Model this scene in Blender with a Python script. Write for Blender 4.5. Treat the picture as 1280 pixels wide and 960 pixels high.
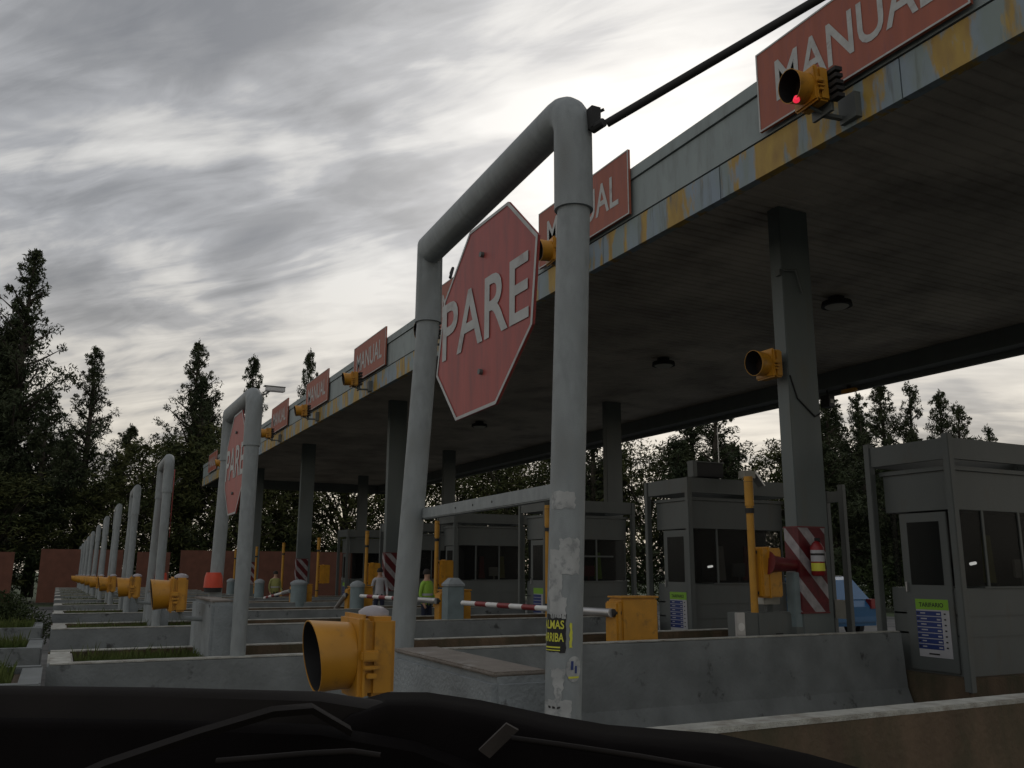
import bpy, bmesh, math, random
from mathutils import Vector, Matrix
random.seed(7)
sc = bpy.context.scene
for o in list(bpy.data.objects): bpy.data.objects.remove(o)
R_ = math.radians
# ------------------------------------------------------------------ camera
cam = bpy.data.cameras.new('camera'); co = bpy.data.objects.new('camera', cam); sc.collection.objects.link(co)
sc.camera = co
rows = ((0.4526346190298884, 0.8916824460938583, 0.004931225379297549),
        (0.18169136115988477, -0.09764124522837725, 0.9784960074063258),
        (0.872989204363683, -0.44200520648327835, -0.20620680518871912))
m = Matrix(rows)                      # world -> camera axes
co.matrix_world = Matrix.Translation((0, 0, 1.6)) @ m.transposed().to_4x4()
cam.sensor_width = 36.0; cam.lens = 36.0 * 1095.49 / 1280.0
cam.clip_start = 0.05; cam.clip_end = 3000
sc.render.resolution_x = 1024; sc.render.resolution_y = 768
# ------------------------------------------------------------------ sky and sun
SUN_EL = R_(27); SUN_AZ = (-0.80, 0.60)          # behind the canopy, a little right of centre
w = bpy.data.worlds.new('World'); sc.world = w; w.use_nodes = True
nt = w.node_tree; N = nt.nodes; L = nt.links
for n in list(N): N.remove(n)
out = N.new('ShaderNodeOutputWorld'); bg = N.new('ShaderNodeBackground'); L.new(bg.outputs[0], out.inputs[0])
bg.inputs[1].default_value = 0.1
sky = N.new('ShaderNodeTexSky'); sky.sky_type = 'NISHITA'; sky.sun_disc = False
sky.sun_elevation = SUN_EL; sky.sun_rotation = math.atan2(SUN_AZ[0], SUN_AZ[1])
sky.dust_density = 2.0; sky.air_density = 1.0
def wm(op, a, b=None, c=None):
    n = N.new('ShaderNodeMath'); n.operation = op
    for i, v in enumerate((a, b, c)):
        if v is None: continue
        if isinstance(v, (int, float)): n.inputs[i].default_value = v
        else: L.new(v, n.inputs[i])
    return n.outputs[0]
tc = N.new('ShaderNodeTexCoord')
sep = N.new('ShaderNodeSeparateXYZ'); L.new(tc.outputs['Generated'], sep.inputs[0])
zz = wm('MAXIMUM', wm('ADD', sep.outputs[2], 0.20), 0.08)
px = wm('DIVIDE', sep.outputs[0], zz); py = wm('DIVIDE', sep.outputs[1], zz)
cmb = N.new('ShaderNodeCombineXYZ'); L.new(px, cmb.inputs[0]); L.new(py, cmb.inputs[1])
def cloud(scale, sx, sy, rot, detail, dist, seed, rough=0.55):
    m0 = N.new('ShaderNodeMapping'); L.new(cmb.outputs[0], m0.inputs[0]); m0.inputs['Rotation'].default_value = (0, 0, rot)
    mp = N.new('ShaderNodeMapping'); L.new(m0.outputs[0], mp.inputs[0]); mp.inputs['Scale'].default_value = (sx, sy, 1)
    mp.inputs['Location'].default_value = (seed, seed * 1.7, 0)
    n = N.new('ShaderNodeTexNoise'); L.new(mp.outputs[0], n.inputs['Vector'])
    n.inputs['Scale'].default_value = scale; n.inputs['Detail'].default_value = detail
    n.inputs['Distortion'].default_value = dist; n.inputs['Roughness'].default_value = rough
    return n.outputs[0]
def ramp(v, stops, interp='LINEAR'):
    r = N.new('ShaderNodeValToRGB'); L.new(v, r.inputs[0]); e = r.color_ramp; e.interpolation = interp
    while len(e.elements) < len(stops): e.elements.new(0.5)
    for el, (p, c) in zip(e.elements, stops):
        el.position = p; el.color = (c, c, c, 1) if isinstance(c, (int, float)) else (*c, 1)
    return r.outputs[0]
def mixc(f, a, b, mode='MIX'):
    n = N.new('ShaderNodeMix'); n.data_type = 'RGBA'; n.blend_type = mode
    for i, v in ((0, f), (6, a), (7, b)):
        if isinstance(v, (int, float)): n.inputs[i].default_value = v
        elif isinstance(v, tuple): n.inputs[i].default_value = (*v, 1)
        else: L.new(v, n.inputs[i])
    return n.outputs[2]
CLOUD_ROT = R_(-78)
big = cloud(1.0, 0.9, 1.1, CLOUD_ROT, 4, 0.9, 1.3)
mid = cloud(2.5, 0.55, 1.4, CLOUD_ROT + 0.55, 8, 1.3, 9.3, 0.56)
fine = cloud(7.0, 0.5, 1.6, CLOUD_ROT + 0.6, 8, 0.8, 2.2, 0.6)
dens = wm('SUBTRACT', wm('ADD', wm('ADD', wm('MULTIPLY', big, 0.72), wm('MULTIPLY', mid, 0.42)), wm('MULTIPLY', fine, 0.22)), 0.158)
sunv = Vector((SUN_AZ[0] * math.cos(SUN_EL), SUN_AZ[1] * math.cos(SUN_EL), math.sin(SUN_EL))).normalized()
dot = N.new('ShaderNodeVectorMath'); dot.operation = 'DOT_PRODUCT'
nrm = N.new('ShaderNodeVectorMath'); nrm.operation = 'NORMALIZE'; L.new(tc.outputs['Generated'], nrm.inputs[0])
L.new(nrm.outputs[0], dot.inputs[0]); dot.inputs[1].default_value = sunv
glow = wm('POWER', wm('MAXIMUM', dot.outputs['Value'], 0.0), 20.0)
dens2 = wm('SUBTRACT', dens, wm('MULTIPLY', glow, 0.14))
low = wm('SUBTRACT', 1.0, wm('MINIMUM', wm('MULTIPLY', wm('MAXIMUM', sep.outputs[2], 0.0), 2.9), 1.0))
dens3 = wm('SUBTRACT', dens2, wm('MULTIPLY', low, 0.11))
ccol = ramp(dens3, [(0.36, (16.5, 16.3, 15.8)), (0.44, (13.0, 12.9, 12.7)), (0.50, (9.0, 9.15, 9.5)), (0.57, (6.5, 6.65, 6.95)), (0.66, (4.8, 5.0, 5.4))])
warm = mixc(low, (1, 1, 1), (1.10, 0.99, 0.82))
ccol = mixc(1.0, ccol, warm, 'MULTIPLY')
gl = wm('MULTIPLY', glow, 6.5)
gcol = N.new('ShaderNodeCombineXYZ'); L.new(gl, gcol.inputs[0]); L.new(wm('MULTIPLY', gl, .985), gcol.inputs[1]); L.new(wm('MULTIPLY', gl, .95), gcol.inputs[2])
ccol = mixc(1.0, ccol, gcol.outputs[0], 'ADD')
fin = mixc(0.90, sky.outputs[0], ccol)
L.new(fin, bg.inputs[0])
sl = bpy.data.lights.new('sun', 'SUN'); sl.energy = 0.6; sl.angle = R_(18); sl.color = (1.0, 0.95, 0.88)
so = bpy.data.objects.new('sun', sl); sc.collection.objects.link(so); so.rotation_euler = (-sunv).to_track_quat('-Z', 'Y').to_euler()
sc.view_settings.view_transform = 'Standard'; sc.view_settings.look = 'None'
sc.view_settings.exposure = -1.1; sc.view_settings.gamma = 1.0; sc.view_settings.use_curve_mapping = False
C = sc.collection

# ------------------------------------------------------------------ materials
def mat(name, col, rough=0.6, var=0.18, scale=3.0, metal=0.0, bump=0.0, dirt=None, dirt_amt=0.0, dirt_scale=1.5, dirt_thr=(0.52, 0.62), stretch=(1, 1, 1), emit=None, spec=0.5):
    M = bpy.data.materials.new(name); M.use_nodes = True; t = M.node_tree; n_, l_ = t.nodes, t.links
    b = n_['Principled BSDF']; b.inputs['Roughness'].default_value = rough; b.inputs['Metallic'].default_value = metal
    b.inputs['Specular IOR Level'].default_value = spec
    tcn = n_.new('ShaderNodeNewGeometry'); mp = n_.new('ShaderNodeMapping'); l_.new(tcn.outputs['Position'], mp.inputs[0]); mp.inputs['Scale'].default_value = stretch
    no = n_.new('ShaderNodeTexNoise'); no.inputs['Scale'].default_value = scale; no.inputs['Detail'].default_value = 6; l_.new(mp.outputs[0], no.inputs['Vector'])
    r = n_.new('ShaderNodeValToRGB'); l_.new(no.outputs[0], r.inputs[0])
    r.color_ramp.elements[0].position = 0.3; r.color_ramp.elements[1].position = 0.7
    r.color_ramp.elements[0].color = (*[c * (1 - var) for c in col], 1); r.color_ramp.elements[1].color = (*[min(1, c * (1 + var)) for c in col], 1)
    cur = r.outputs[0]
    if dirt:
        n2 = n_.new('ShaderNodeTexNoise'); n2.inputs['Scale'].default_value = dirt_scale; n2.inputs['Detail'].default_value = 9; n2.inputs['Roughness'].default_value = 0.62
        l_.new(mp.outputs[0], n2.inputs['Vector'])
        r2 = n_.new('ShaderNodeValToRGB'); l_.new(n2.outputs[0], r2.inputs[0])
        r2.color_ramp.elements[0].position = dirt_thr[0]; r2.color_ramp.elements[1].position = dirt_thr[1]
        r2.color_ramp.elements[0].color = (0, 0, 0, 1); r2.color_ramp.elements[1].color = (dirt_amt,) * 3 + (1,)
        mx = n_.new('ShaderNodeMix'); mx.data_type = 'RGBA'; l_.new(r2.outputs[0], mx.inputs[0]); l_.new(cur, mx.inputs[6]); mx.inputs[7].default_value = (*dirt, 1)
        cur = mx.outputs[2]
    l_.new(cur, b.inputs['Base Color'])
    if bump:
        bn = n_.new('ShaderNodeTexNoise'); bn.inputs['Scale'].default_value = scale * 9; bn.inputs['Detail'].default_value = 5; l_.new(tcn.outputs['Position'], bn.inputs['Vector'])
        bp = n_.new('ShaderNodeBump'); bp.inputs['Strength'].default_value = bump; bp.inputs['Distance'].default_value = 0.02
        l_.new(bn.outputs[0], bp.inputs['Height']); l_.new(bp.outputs[0], b.inputs['Normal'])
    if emit:
        b.inputs['Emission Color'].default_value = (*emit[:3], 1); b.inputs['Emission Strength'].default_value = emit[3]
    return M
pole_m = mat('galvanised_pole', (.25, .275, .28), .55, .13, 24, dirt=(.15, .155, .145), dirt_amt=.65, dirt_scale=6, dirt_thr=(.52, .74), bump=.2, stretch=(1, 1, .45))
steel_m = mat('grey_painted_steel', (.108, .12, .116), .5, .10, 2, dirt=(.10, .09, .07), dirt_amt=.6, dirt_scale=4, dirt_thr=(.55, .75), stretch=(1, 1, .3))
fascia_m = mat('fascia_paint', (.25, .295, .295), .55, .10, 1.5, dirt=(.16, .18, .17), dirt_amt=.6, dirt_scale=2.5, dirt_thr=(.5, .7), stretch=(2, 1, .5))
slab_m = mat('parapet_paint', (.175, .19, .19), .85, .22, 2.2, bump=.5, dirt=(.04, .04, .037), dirt_amt=.85, dirt_scale=2.6, dirt_thr=(.60, .67))
slab2_m = mat('block_concrete', (.25, .275, .285), .85, .15, 5, bump=.5, dirt=(.05, .05, .05), dirt_amt=.9, dirt_scale=4.1, dirt_thr=(.62, .66))
edge_m = mat('worn_concrete_edge', (.42, .42, .38), .9, .2, 9, bump=.6, dirt=(.2, .17, .13), dirt_amt=.8, dirt_scale=6, dirt_thr=(.5, .7))
brown_m = mat('mossy_concrete', (.115, .08, .05), .9, .35, 3, bump=.5, dirt=(.06, .055, .03), dirt_amt=.9, dirt_scale=2.5, dirt_thr=(.45, .65), stretch=(1, 1, .45))
btop_m = mat('weathered_block_top', (.21, .185, .16), .9, .2, 6, bump=.5, dirt=(.36, .35, .33), dirt_amt=.8, dirt_scale=5, dirt_thr=(.55, .68))
soil_m = mat('dry_soil', (.11, .08, .055), 1, .4, 9, bump=.8)
road_m = mat('worn_concrete_road', (.10, .10, .096), .9, .3, 1.2, bump=.5, dirt=(.03, .03, .03), dirt_amt=.8, dirt_scale=.5)
land_m = mat('grassland', (.05, .07, .03), 1, .35, .6, bump=.3)
yellow_m = mat('amber_plastic', (.50, .235, .018), .42, .12, 6, dirt=(.16, .09, .03), dirt_amt=.6, dirt_scale=9, dirt_thr=(.56, .7))
ypole_m = mat('amber_pole_paint', (.47, .23, .018), .5, .12, 6, dirt=(.2, .12, .04), dirt_amt=.6, dirt_scale=12, dirt_thr=(.56, .7))
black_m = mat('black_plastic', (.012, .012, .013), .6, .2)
dark_m = mat('dark_rubber', (.02, .02, .02), .7, .2)
glass_m = mat('dark_window_glass', (.005, .006, .006), .22, .2, 2, spec=.12)
glint_m = mat('white_window_glint', (.8, .8, .8), emit=(1, 1, .95, 2.5))  # emissive white for the glints in the booth windows
gb = glass_m.node_tree.nodes['Principled BSDF']; gb.inputs['Alpha'].default_value = .45
lens_m = mat('dark_lens', (.03, .02, .015), .2, .3)
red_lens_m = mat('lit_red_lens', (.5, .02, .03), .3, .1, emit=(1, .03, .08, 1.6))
sign_m = mat('faded_red_sign', (.33, .090, .050), .55, .12, 3, dirt=(.22, .07, .06), dirt_amt=.7, dirt_scale=6, dirt_thr=(.48, .72), stretch=(3, 3, .5))
pare_m = mat('red_stop_sign', (.35, .062, .052), .5, .12, 3, dirt=(.20, .05, .05), dirt_amt=.8, dirt_scale=7, dirt_thr=(.48, .72), stretch=(3, 3, .4))
letter_m = mat('pale_lettering', (.45, .46, .45), .6, .12, 8, dirt=(.3, .25, .24), dirt_amt=.7, dirt_scale=9, dirt_thr=(.55, .7))
white_m = mat('white_paint', (.70, .70, .68), .5, .08, 5)
sticker_m = mat('worn_paper', (.38, .39, .385), .8, .2, 12, dirt=(.22, .235, .235), dirt_amt=.8, dirt_scale=22, dirt_thr=(.52, .62))
red_m = mat('red_paint', (.22, .012, .014), .45, .15, 6)
dred_m = mat('dark_red_paint', (.13, .012, .015), .4, .15, 6)
orange_m = mat('orange_red_plastic', (.55, .055, .02), .5, .15, 6)
green_m = mat('lime_green_print', (.20, .42, .03), .5, .05)
navy_m = mat('navy_print', (.02, .04, .17), .5, .05)
stick_y_m = mat('yellow_print', (.62, .62, .06), .5, .05)
brick_m = mat('terracotta_render', (.14, .058, .038), .9, .15, 2, bump=.3)
bark_m = mat('bark', (.06, .05, .04), 1, .3, 8)
cream_m = mat('cream_cabinet', (.42, .41, .36), .6, .1)
cap_m = mat('pale_cap', (.33, .31, .33), .4, .05)
blue_m = mat('blue_car_paint', (.03, .12, .26), .25, .05, spec=.6)
bollard_m = mat('bollard_paint', (.17, .22, .23), .6, .12, 6)
dash_m = mat('black_dashboard', (.005, .004, .004), .8, .25, 14, spec=.04)
dash2_m = mat('grey_rubber_trim', (.012, .010, .009), .7, .2, 14, spec=.15)
vest_m = mat('hi_vis_yellow', (.26, .46, .04), .6, .1)
navycloth_m = mat('navy_cloth', (.02, .025, .05), .9, .15)
olive_m = mat('khaki_cloth', (.30, .30, .10), .9, .15)
whitecloth_m = mat('white_cloth', (.42, .42, .44), .9, .1)
skin_m = mat('skin', (.42, .25, .17), .6, .08)
hair_m = mat('dark_hair', (.02, .015, .012), .8, .2)
alu_m = mat('bare_aluminium', (.5, .5, .5), .35, .1, metal=.7)

def leaf_mat(name, a, b_):
    M = bpy.data.materials.new(name); M.use_nodes = True; t = M.node_tree; n_, l_ = t.nodes, t.links
    b = n_['Principled BSDF']; b.inputs['Roughness'].default_value = .8; b.inputs['Specular IOR Level'].default_value = .15
    g = n_.new('ShaderNodeNewGeometry'); no = n_.new('ShaderNodeTexNoise'); no.inputs['Scale'].default_value = .7; no.inputs['Detail'].default_value = 4
    l_.new(g.outputs['Position'], no.inputs['Vector'])
    r = n_.new('ShaderNodeValToRGB'); l_.new(no.outputs[0], r.inputs[0]); r.color_ramp.elements[0].position = .35; r.color_ramp.elements[1].position = .65
    r.color_ramp.elements[0].color = (*a, 1); r.color_ramp.elements[1].color = (*b_, 1); l_.new(r.outputs[0], b.inputs['Base Color'])
    return M
leaf_a = leaf_mat('casuarina_foliage', (.030, .042, .022), (.065, .078, .040))
leaf_b = leaf_mat('broad_foliage', (.035, .048, .018), (.085, .090, .032))
hedge_m = leaf_mat('hedge_foliage', (.022, .036, .014), (.045, .06, .022))
grass_m = leaf_mat('grass_blades', (.045, .075, .016), (.11, .13, .04))

# the paint band of the canopy edge: amber paint showing through peeling grey-blue paint
def peel_mat():
    M = bpy.data.materials.new('peeling_band'); M.use_nodes = True; t = M.node_tree; n_, l_ = t.nodes, t.links
    b = n_['Principled BSDF']; b.inputs['Roughness'].default_value = .6
    g = n_.new('ShaderNodeNewGeometry')
    def noise(sc_, st, det, loc=(0, 0, 0)):
        mp = n_.new('ShaderNodeMapping'); l_.new(g.outputs['Position'], mp.inputs[0]); mp.inputs['Scale'].default_value = st; mp.inputs['Location'].default_value = loc
        no = n_.new('ShaderNodeTexNoise'); no.inputs['Scale'].default_value = sc_; no.inputs['Detail'].default_value = det; no.inputs['Roughness'].default_value = .55
        l_.new(mp.outputs[0], no.inputs['Vector']); return no.outputs[0]
    def rmp(v, a, b2):
        r = n_.new('ShaderNodeMapRange'); l_.new(v, r.inputs[0]); r.inputs[1].default_value = a; r.inputs[2].default_value = b2; return r.outputs[0]
    def mx(f, a, b2):
        q = n_.new('ShaderNodeMix'); q.data_type = 'RGBA'; l_.new(f, q.inputs[0])
        for i, v in ((6, a), (7, b2)):
            if isinstance(v, tuple): q.inputs[i].default_value = (*v, 1)
            else: l_.new(v, q.inputs[i])
        return q.outputs[2]
    base = mx(rmp(noise(2.2, (1.6, 1, .6), 5, (3, 0, 0)), .40, .62), (.22, .27, .26), (.24, .30, .36))
    am = mx(rmp(noise(5, (1, 1, .4), 5), .3, .7), (.31, .19, .05), (.46, .31, .06))
    f1 = rmp(noise(1.9, (1.6, 1, .42), 8, (0, 0, 5)), .475, .535)
    c = mx(f1, base, am)
    dk = rmp(noise(3.5, (2.4, 1, .3), 6, (9, 0, 0)), .56, .75)
    c = mx(dk, c, (.12, .13, .125))
    l_.new(c, b.inputs['Base Color']); return M
peel_m = peel_mat()
def stripe_mat(name, a, b_, freq, axes):   # axes: which of object x / y runs along the panel
    M = bpy.data.materials.new(name); M.use_nodes = True; t = M.node_tree; n_, l_ = t.nodes, t.links
    b = n_['Principled BSDF']; b.inputs['Roughness'].default_value = .5
    tcn = n_.new('ShaderNodeTexCoord'); s = n_.new('ShaderNodeSeparateXYZ'); l_.new(tcn.outputs['Object'], s.inputs[0])
    def mm(op, x, y):
        q = n_.new('ShaderNodeMath'); q.operation = op
        for i, v in enumerate((x, y)):
            if isinstance(v, (int, float)): q.inputs[i].default_value = v
            else: l_.new(v, q.inputs[i])
        return q.outputs[0]
    v = mm('MULTIPLY', mm('ADD', mm('ADD', s.outputs[0], s.outputs[1]), mm('MULTIPLY', s.outputs[2], .95)), freq)
    f = mm('GREATER_THAN', mm('FRACT', v, 0), .56)
    q = n_.new('ShaderNodeMix'); q.data_type = 'RGBA'; l_.new(f, q.inputs[0]); q.inputs[6].default_value = (*a, 1); q.inputs[7].default_value = (*b_, 1)
    no = n_.new('ShaderNodeTexNoise'); no.inputs['Scale'].default_value = 9; no.inputs['Detail'].default_value = 6; l_.new(tcn.outputs['Object'], no.inputs['Vector'])
    r = n_.new('ShaderNodeMapRange'); l_.new(no.outputs[0], r.inputs[0]); r.inputs[1].default_value = .3; r.inputs[2].default_value = .7; r.inputs[3].default_value = .65; r.inputs[4].default_value = 1.1
    q2 = n_.new('ShaderNodeVectorMath'); q2.operation = 'SCALE'; l_.new(q.outputs[2], q2.inputs[0]); l_.new(r.outputs[0], q2.inputs['Scale'])
    l_.new(q2.outputs[0], b.inputs['Base Color']); return M
hazard_m = stripe_mat('red_white_hazard', (.12, .01, .014), (.36, .34, .35), 2.3, 0)

# ------------------------------------------------------------------ mesh helpers
class MB:
    def __init__(s): s.bm = bmesh.new()
    def box(s, x0, x1, y0, y1, z0, z1, bev=0.0):
        r = bmesh.ops.create_cube(s.bm, size=1.0); vs = r['verts']
        for v in vs:
            v.co = Vector(((x0 + x1) / 2 + v.co.x * (x1 - x0), (y0 + y1) / 2 + v.co.y * (y1 - y0), (z0 + z1) / 2 + v.co.z * (z1 - z0)))
        if bev:
            es = {e for v in vs for e in v.link_edges}
            bmesh.ops.bevel(s.bm, geom=list(es), offset=bev, segments=2, affect='EDGES', clamp_overlap=True)
        return s
    def loft(s, rings, cap=True):        # rings: lists of points of equal length
        vv = [[s.bm.verts.new(p) for p in ring] for ring in rings]
        k = len(vv[0])
        for a, b in zip(vv, vv[1:]):
            for i in range(k): s.bm.faces.new((a[i], a[(i + 1) % k], b[(i + 1) % k], b[i]))
        if cap:
            s.bm.faces.new(vv[0][::-1]); s.bm.faces.new(vv[-1])
        return s
    def tube(s, pts, radii, seg=20, cap=True, up=None):
        pts = [Vector(p) for p in pts]
        if isinstance(radii, (int, float)): radii = [radii] * len(pts)
        rings = []; ref = None
        for i, p in enumerate(pts):
            a = (pts[min(i + 1, len(pts) - 1)] - pts[max(i - 1, 0)]).normalized()
            if ref is None: ref = Vector((0, 0, 1)) if abs(a.z) < .9 else Vector((0, 1, 0))
            u = (ref - a * ref.dot(a)).normalized(); v = a.cross(u); ref = u
            sc_ = 1.0
            if 0 < i < len(pts) - 1:
                d1 = (pts[i] - pts[i - 1]).normalized(); d2 = (pts[i + 1] - pts[i]).normalized()
                ca = max(.5, math.cos(d1.angle(d2) / 2)); 
                bis = (d1 - d2)
                bis = bis.normalized() if bis.length > 1e-4 else None
            else: bis = None; ca = 1
            ring = []
            for k in range(seg):
                t = 2 * math.pi * k / seg; off = u * math.cos(t) + v * math.sin(t)
                if bis is not None: off = off + bis * off.dot(bis) * (1 / ca - 1)
                ring.append(p + off * radii[i])
            rings.append(ring)
        return s.loft(rings, cap)
    def prism(s, poly, vec):
        return s.loft([[Vector(p) for p in poly], [Vector(p) + Vector(vec) for p in poly]])
    def build(s, name, m_, parent=None, smooth=None, loc=None):
        bmesh.ops.remove_doubles(s.bm, verts=s.bm.verts, dist=1e-6)
        bmesh.ops.recalc_face_normals(s.bm, faces=s.bm.faces)
        me = bpy.data.meshes.new(name); s.bm.to_mesh(me); s.bm.free()
        if m_: me.materials.append(m_)
        if smooth:
            for p in me.polygons: p.use_smooth = True
            me.set_sharp_from_angle(angle=R_(smooth))
        o = bpy.data.objects.new(name, me); C.objects.link(o)
        if parent: o.parent = parent
        if loc: o.location = loc
        return o
def tag(o, label=None, cat=None, group=None, kind=None):
    if label: o['label'] = label
    if cat: o['category'] = cat
    if group: o['group'] = group
    if kind: o['kind'] = kind
    return o
def thing(name, label, cat, loc=(0, 0, 0), group=None, rz=0):
    o = bpy.data.objects.new(name, None); C.objects.link(o); o.location = loc; o.rotation_euler[2] = rz
    o.empty_display_size = .2
    return tag(o, label, cat, group)
def kids(o): return [c for c in bpy.data.objects if c.parent == o]
TREE = {}
def copy_tree(o, loc, label, rz=None, scale=None, group=None):
    def rec(a, par):
        c = a.copy(); C.objects.link(c)
        if par: c.parent = par
        for k in kidmap.get(a.name, []): rec(k, c)
        return c
    kidmap = {}
    for q in bpy.data.objects:
        if q.parent: kidmap.setdefault(q.parent.name, []).append(q)
    c = rec(o, None); c.location = loc; c['label'] = label
    if rz is not None: c.rotation_euler[2] = rz
    if scale is not None: c.scale = scale if isinstance(scale, (tuple, list)) else (scale,) * 3
    return c
def text_mesh(name, s, height, width, parent, m_, origin, xdir, zdir, bold=0.0, depth=.003, wrap=None):
    """letters as real thin geometry: fitted to width x height, lower-left corner at origin"""
    cu = bpy.data.curves.new('txt', 'FONT'); cu.body = s; cu.size = 1; cu.extrude = 0; cu.offset = bold; cu.resolution_u = 4
    o = bpy.data.objects.new('txt', cu); C.objects.link(o); bpy.context.view_layer.update()
    me = bpy.data.meshes.new_from_object(o.evaluated_get(bpy.context.evaluated_depsgraph_get())); bpy.data.objects.remove(o)
    xs = [v.co.x for v in me.vertices]; ys = [v.co.y for v in me.vertices]
    x0, x1, y0, y1 = min(xs), max(xs), min(ys), max(ys)
    X = Vector(xdir).normalized(); Z = Vector(zdir).normalized(); Nn = X.cross(Z)   # points out of the face
    O = Vector(origin)
    for v in me.vertices:
        u = (v.co.x - x0) / (x1 - x0) * width; t = (v.co.y - y0) / (y1 - y0) * height
        if wrap: v.co = wrap(u, t)
        else: v.co = O + X * u + Z * t + Nn * depth
    me.materials.clear(); me.materials.append(m_)
    me.name = name; ob = bpy.data.objects.new(name, me); C.objects.link(ob)
    if parent: ob.parent = parent
    return ob
ORD = ['nearest', 'second nearest', 'third nearest', 'fourth nearest', 'fifth nearest', 'sixth nearest', 'seventh nearest', 'eighth nearest', 'ninth nearest', 'tenth nearest', 'eleventh nearest', 'farthest']
S = 5.9
def gz(x): return .0085 * (x + 3.3) if x < -3.3 else 0.0
def IX(n): return -3.3 - S * (n - 1)              # near face of island n

# ------------------------------------------------------------------ ground
mb = MB()
xs = [-400, -95, -80] + [-3.3 - S * k for k in range(12, -1, -1)] + [20, 400]
ring = lambda y: [Vector((x, y, gz(max(x, -80)) - .36)) for x in xs]
GD = -.36
a = [mb.bm.verts.new(p) for p in ring(-300)]; b = [mb.bm.verts.new(p) for p in ring(600)]
for i in range(len(xs) - 1): mb.bm.faces.new((a[i], a[i + 1], b[i + 1], b[i]))
g = mb.build('ground', land_m); tag(g, kind='structure'); g['label'] = 'dark grassy land around the toll plaza'
mb = MB()
xs2 = [-63] + [-3.3 - S * k for k in range(10, -1, -1)] + [30]
a = [mb.bm.verts.new((x, -60, gz(x) + .02 - .36)) for x in xs2]; b = [mb.bm.verts.new((x, 36, gz(x) + .02 - .36)) for x in xs2]
for i in range(len(xs2) - 1): mb.bm.faces.new((a[i], a[i + 1], b[i + 1], b[i]))
g = mb.build('road', road_m); tag(g, kind='structure'); g['label'] = 'dark asphalt lanes of the toll plaza'

# ------------------------------------------------------------------ canopy
YF, YB, ZB, ZT, ZS = 7.6, 19.52, 6.555, 7.885, 7.13
XL, XR = -58.0, 9.0
can = thing('toll_canopy', 'long flat grey canopy roof with peeling amber stripe over the toll lanes', 'canopy', (0, 0, 0))
mb = MB()
mb.box(XL, XR, YF, YF + .12, ZB + .515, ZT - .2); mb.build('fascia', fascia_m, can)
mb = MB(); mb.box(XL, XR, YF - .03, YF + .3, ZT - .185, ZT); mb.build('top_flashing', fascia_m, can)
mb = MB()
x = XR
while x > XL:
    x2 = max(XL, x - 2.95); mb.box(x2 + .008, x - .008, YF - .012, YF + .12, ZB, ZB + .478); x = x2
mb.build('painted_band', peel_m, can)
mb = MB(); mb.box(XL + .02, XR, YF + .02, YF + .10, ZB + .01, ZT - .05); mb.build('fascia_backing', black_m, can)
mb = MB(); mb.box(XL - .02, XL + .1, YF + .13, YB, ZB, ZT); mb.box(XL, XR, YB, YB + .15, ZB, ZT); mb.box(XR - .1, XR, YF + .13, YB, ZB, ZT); mb.build('rear_fascia', steel_m, can)
mb = MB(); mb.box(XL + .1, XR - .1, YF + .14, YB - .02, ZS + .25, ZS + .4); mb.build('roof_deck', steel_m, can)
soffit_m = mat('soffit_sheet', (.42, .38, .32), .6, .25, .35, dirt=(.10, .085, .07), dirt_amt=.6, dirt_scale=.8, dirt_thr=(.45, .7))
mb = MB(); pitch = .21
prof = []
x = XL + .1
while x < XR - .2:
    prof += [(x, ZS), (x + .15, ZS), (x + .17, ZS + .022), (x + .19, ZS + .022)]; x += pitch
va = [mb.bm.verts.new((x, YF + .13, z)) for x, z in prof]; vb = [mb.bm.verts.new((x, YB - .01, z)) for x, z in prof]
for i in range(len(prof) - 1): mb.bm.faces.new((va[i], va[i + 1], vb[i + 1], vb[i]))
mb.build('ribbed_soffit', soffit_m, can)
mb = MB(); mb.box(XL + .2, XR - .2, YB - .5, YB - .02, ZB + .12, ZS - .01); mb.build('rear_beam', steel_m, can)
def column(xc, yc, haz=True):
    z0 = gz(xc) - .4
    c = MB().box(xc - .25, xc, yc, yc + .6, z0, ZS + .02, .012).build('column', steel_m if yc > 12 else colm, can)
    c['label'] = 'grey steel column'
    if haz:
        h = gz(xc + 9.5) + 1.02
        p = MB().box(-.265, .012, -.012, .5, 0, 1.18).build('hazard_panel', hazard_m, c, loc=(xc, yc, h))
        MB().box(-.275, .02, -.02, .508, 1.18, 1.2).build('panel_edge', dred_m, p); MB().box(-.275, .02, -.02, .508, -.02, 0).build('panel_edge', dred_m, p)
    return c
colm = mat('column_paint', (.12, .14, .138), .5, .10, 2, dirt=(.13, .12, .09), dirt_amt=.6, dirt_scale=3, dirt_thr=(.55, .75), stretch=(1, 1, .25))
for k, xc in enumerate((-9.5, -27.6, -39.6, -51)): column(xc, 9.42)
for xc in (-24.4, -38.5, -52): column(xc, 15.9, False)
# ceiling lights
def ceil_light(x, y, lab):
    t = thing('ceiling_light', lab, 'ceiling light', (x, y, ZS - .01), 'dark downlights on the canopy soffit')
    MB().tube([(0, 0, 0), (0, 0, -.10)], .16, 20).tube([(0, 0, -.10), (0, 0, -.2)], [.29, .31], 24).build('housing', dark_m, t, 40)
    MB().tube([(0, 0, -.201), (0, 0, -.23)], [.24, .20], 24).build('lens', cream_m, t, 40)
    return t
ceil_light(-12.45, 13.8, 'dark round downlight right of the nearest grey column')
ceil_light(-18.5, 13.9, 'dark round downlight left of the nearest grey column, halfway up the soffit')
ceil_light(-30.2, 13.9, 'small dark downlight far along the soffit behind the stop sign')

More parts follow.
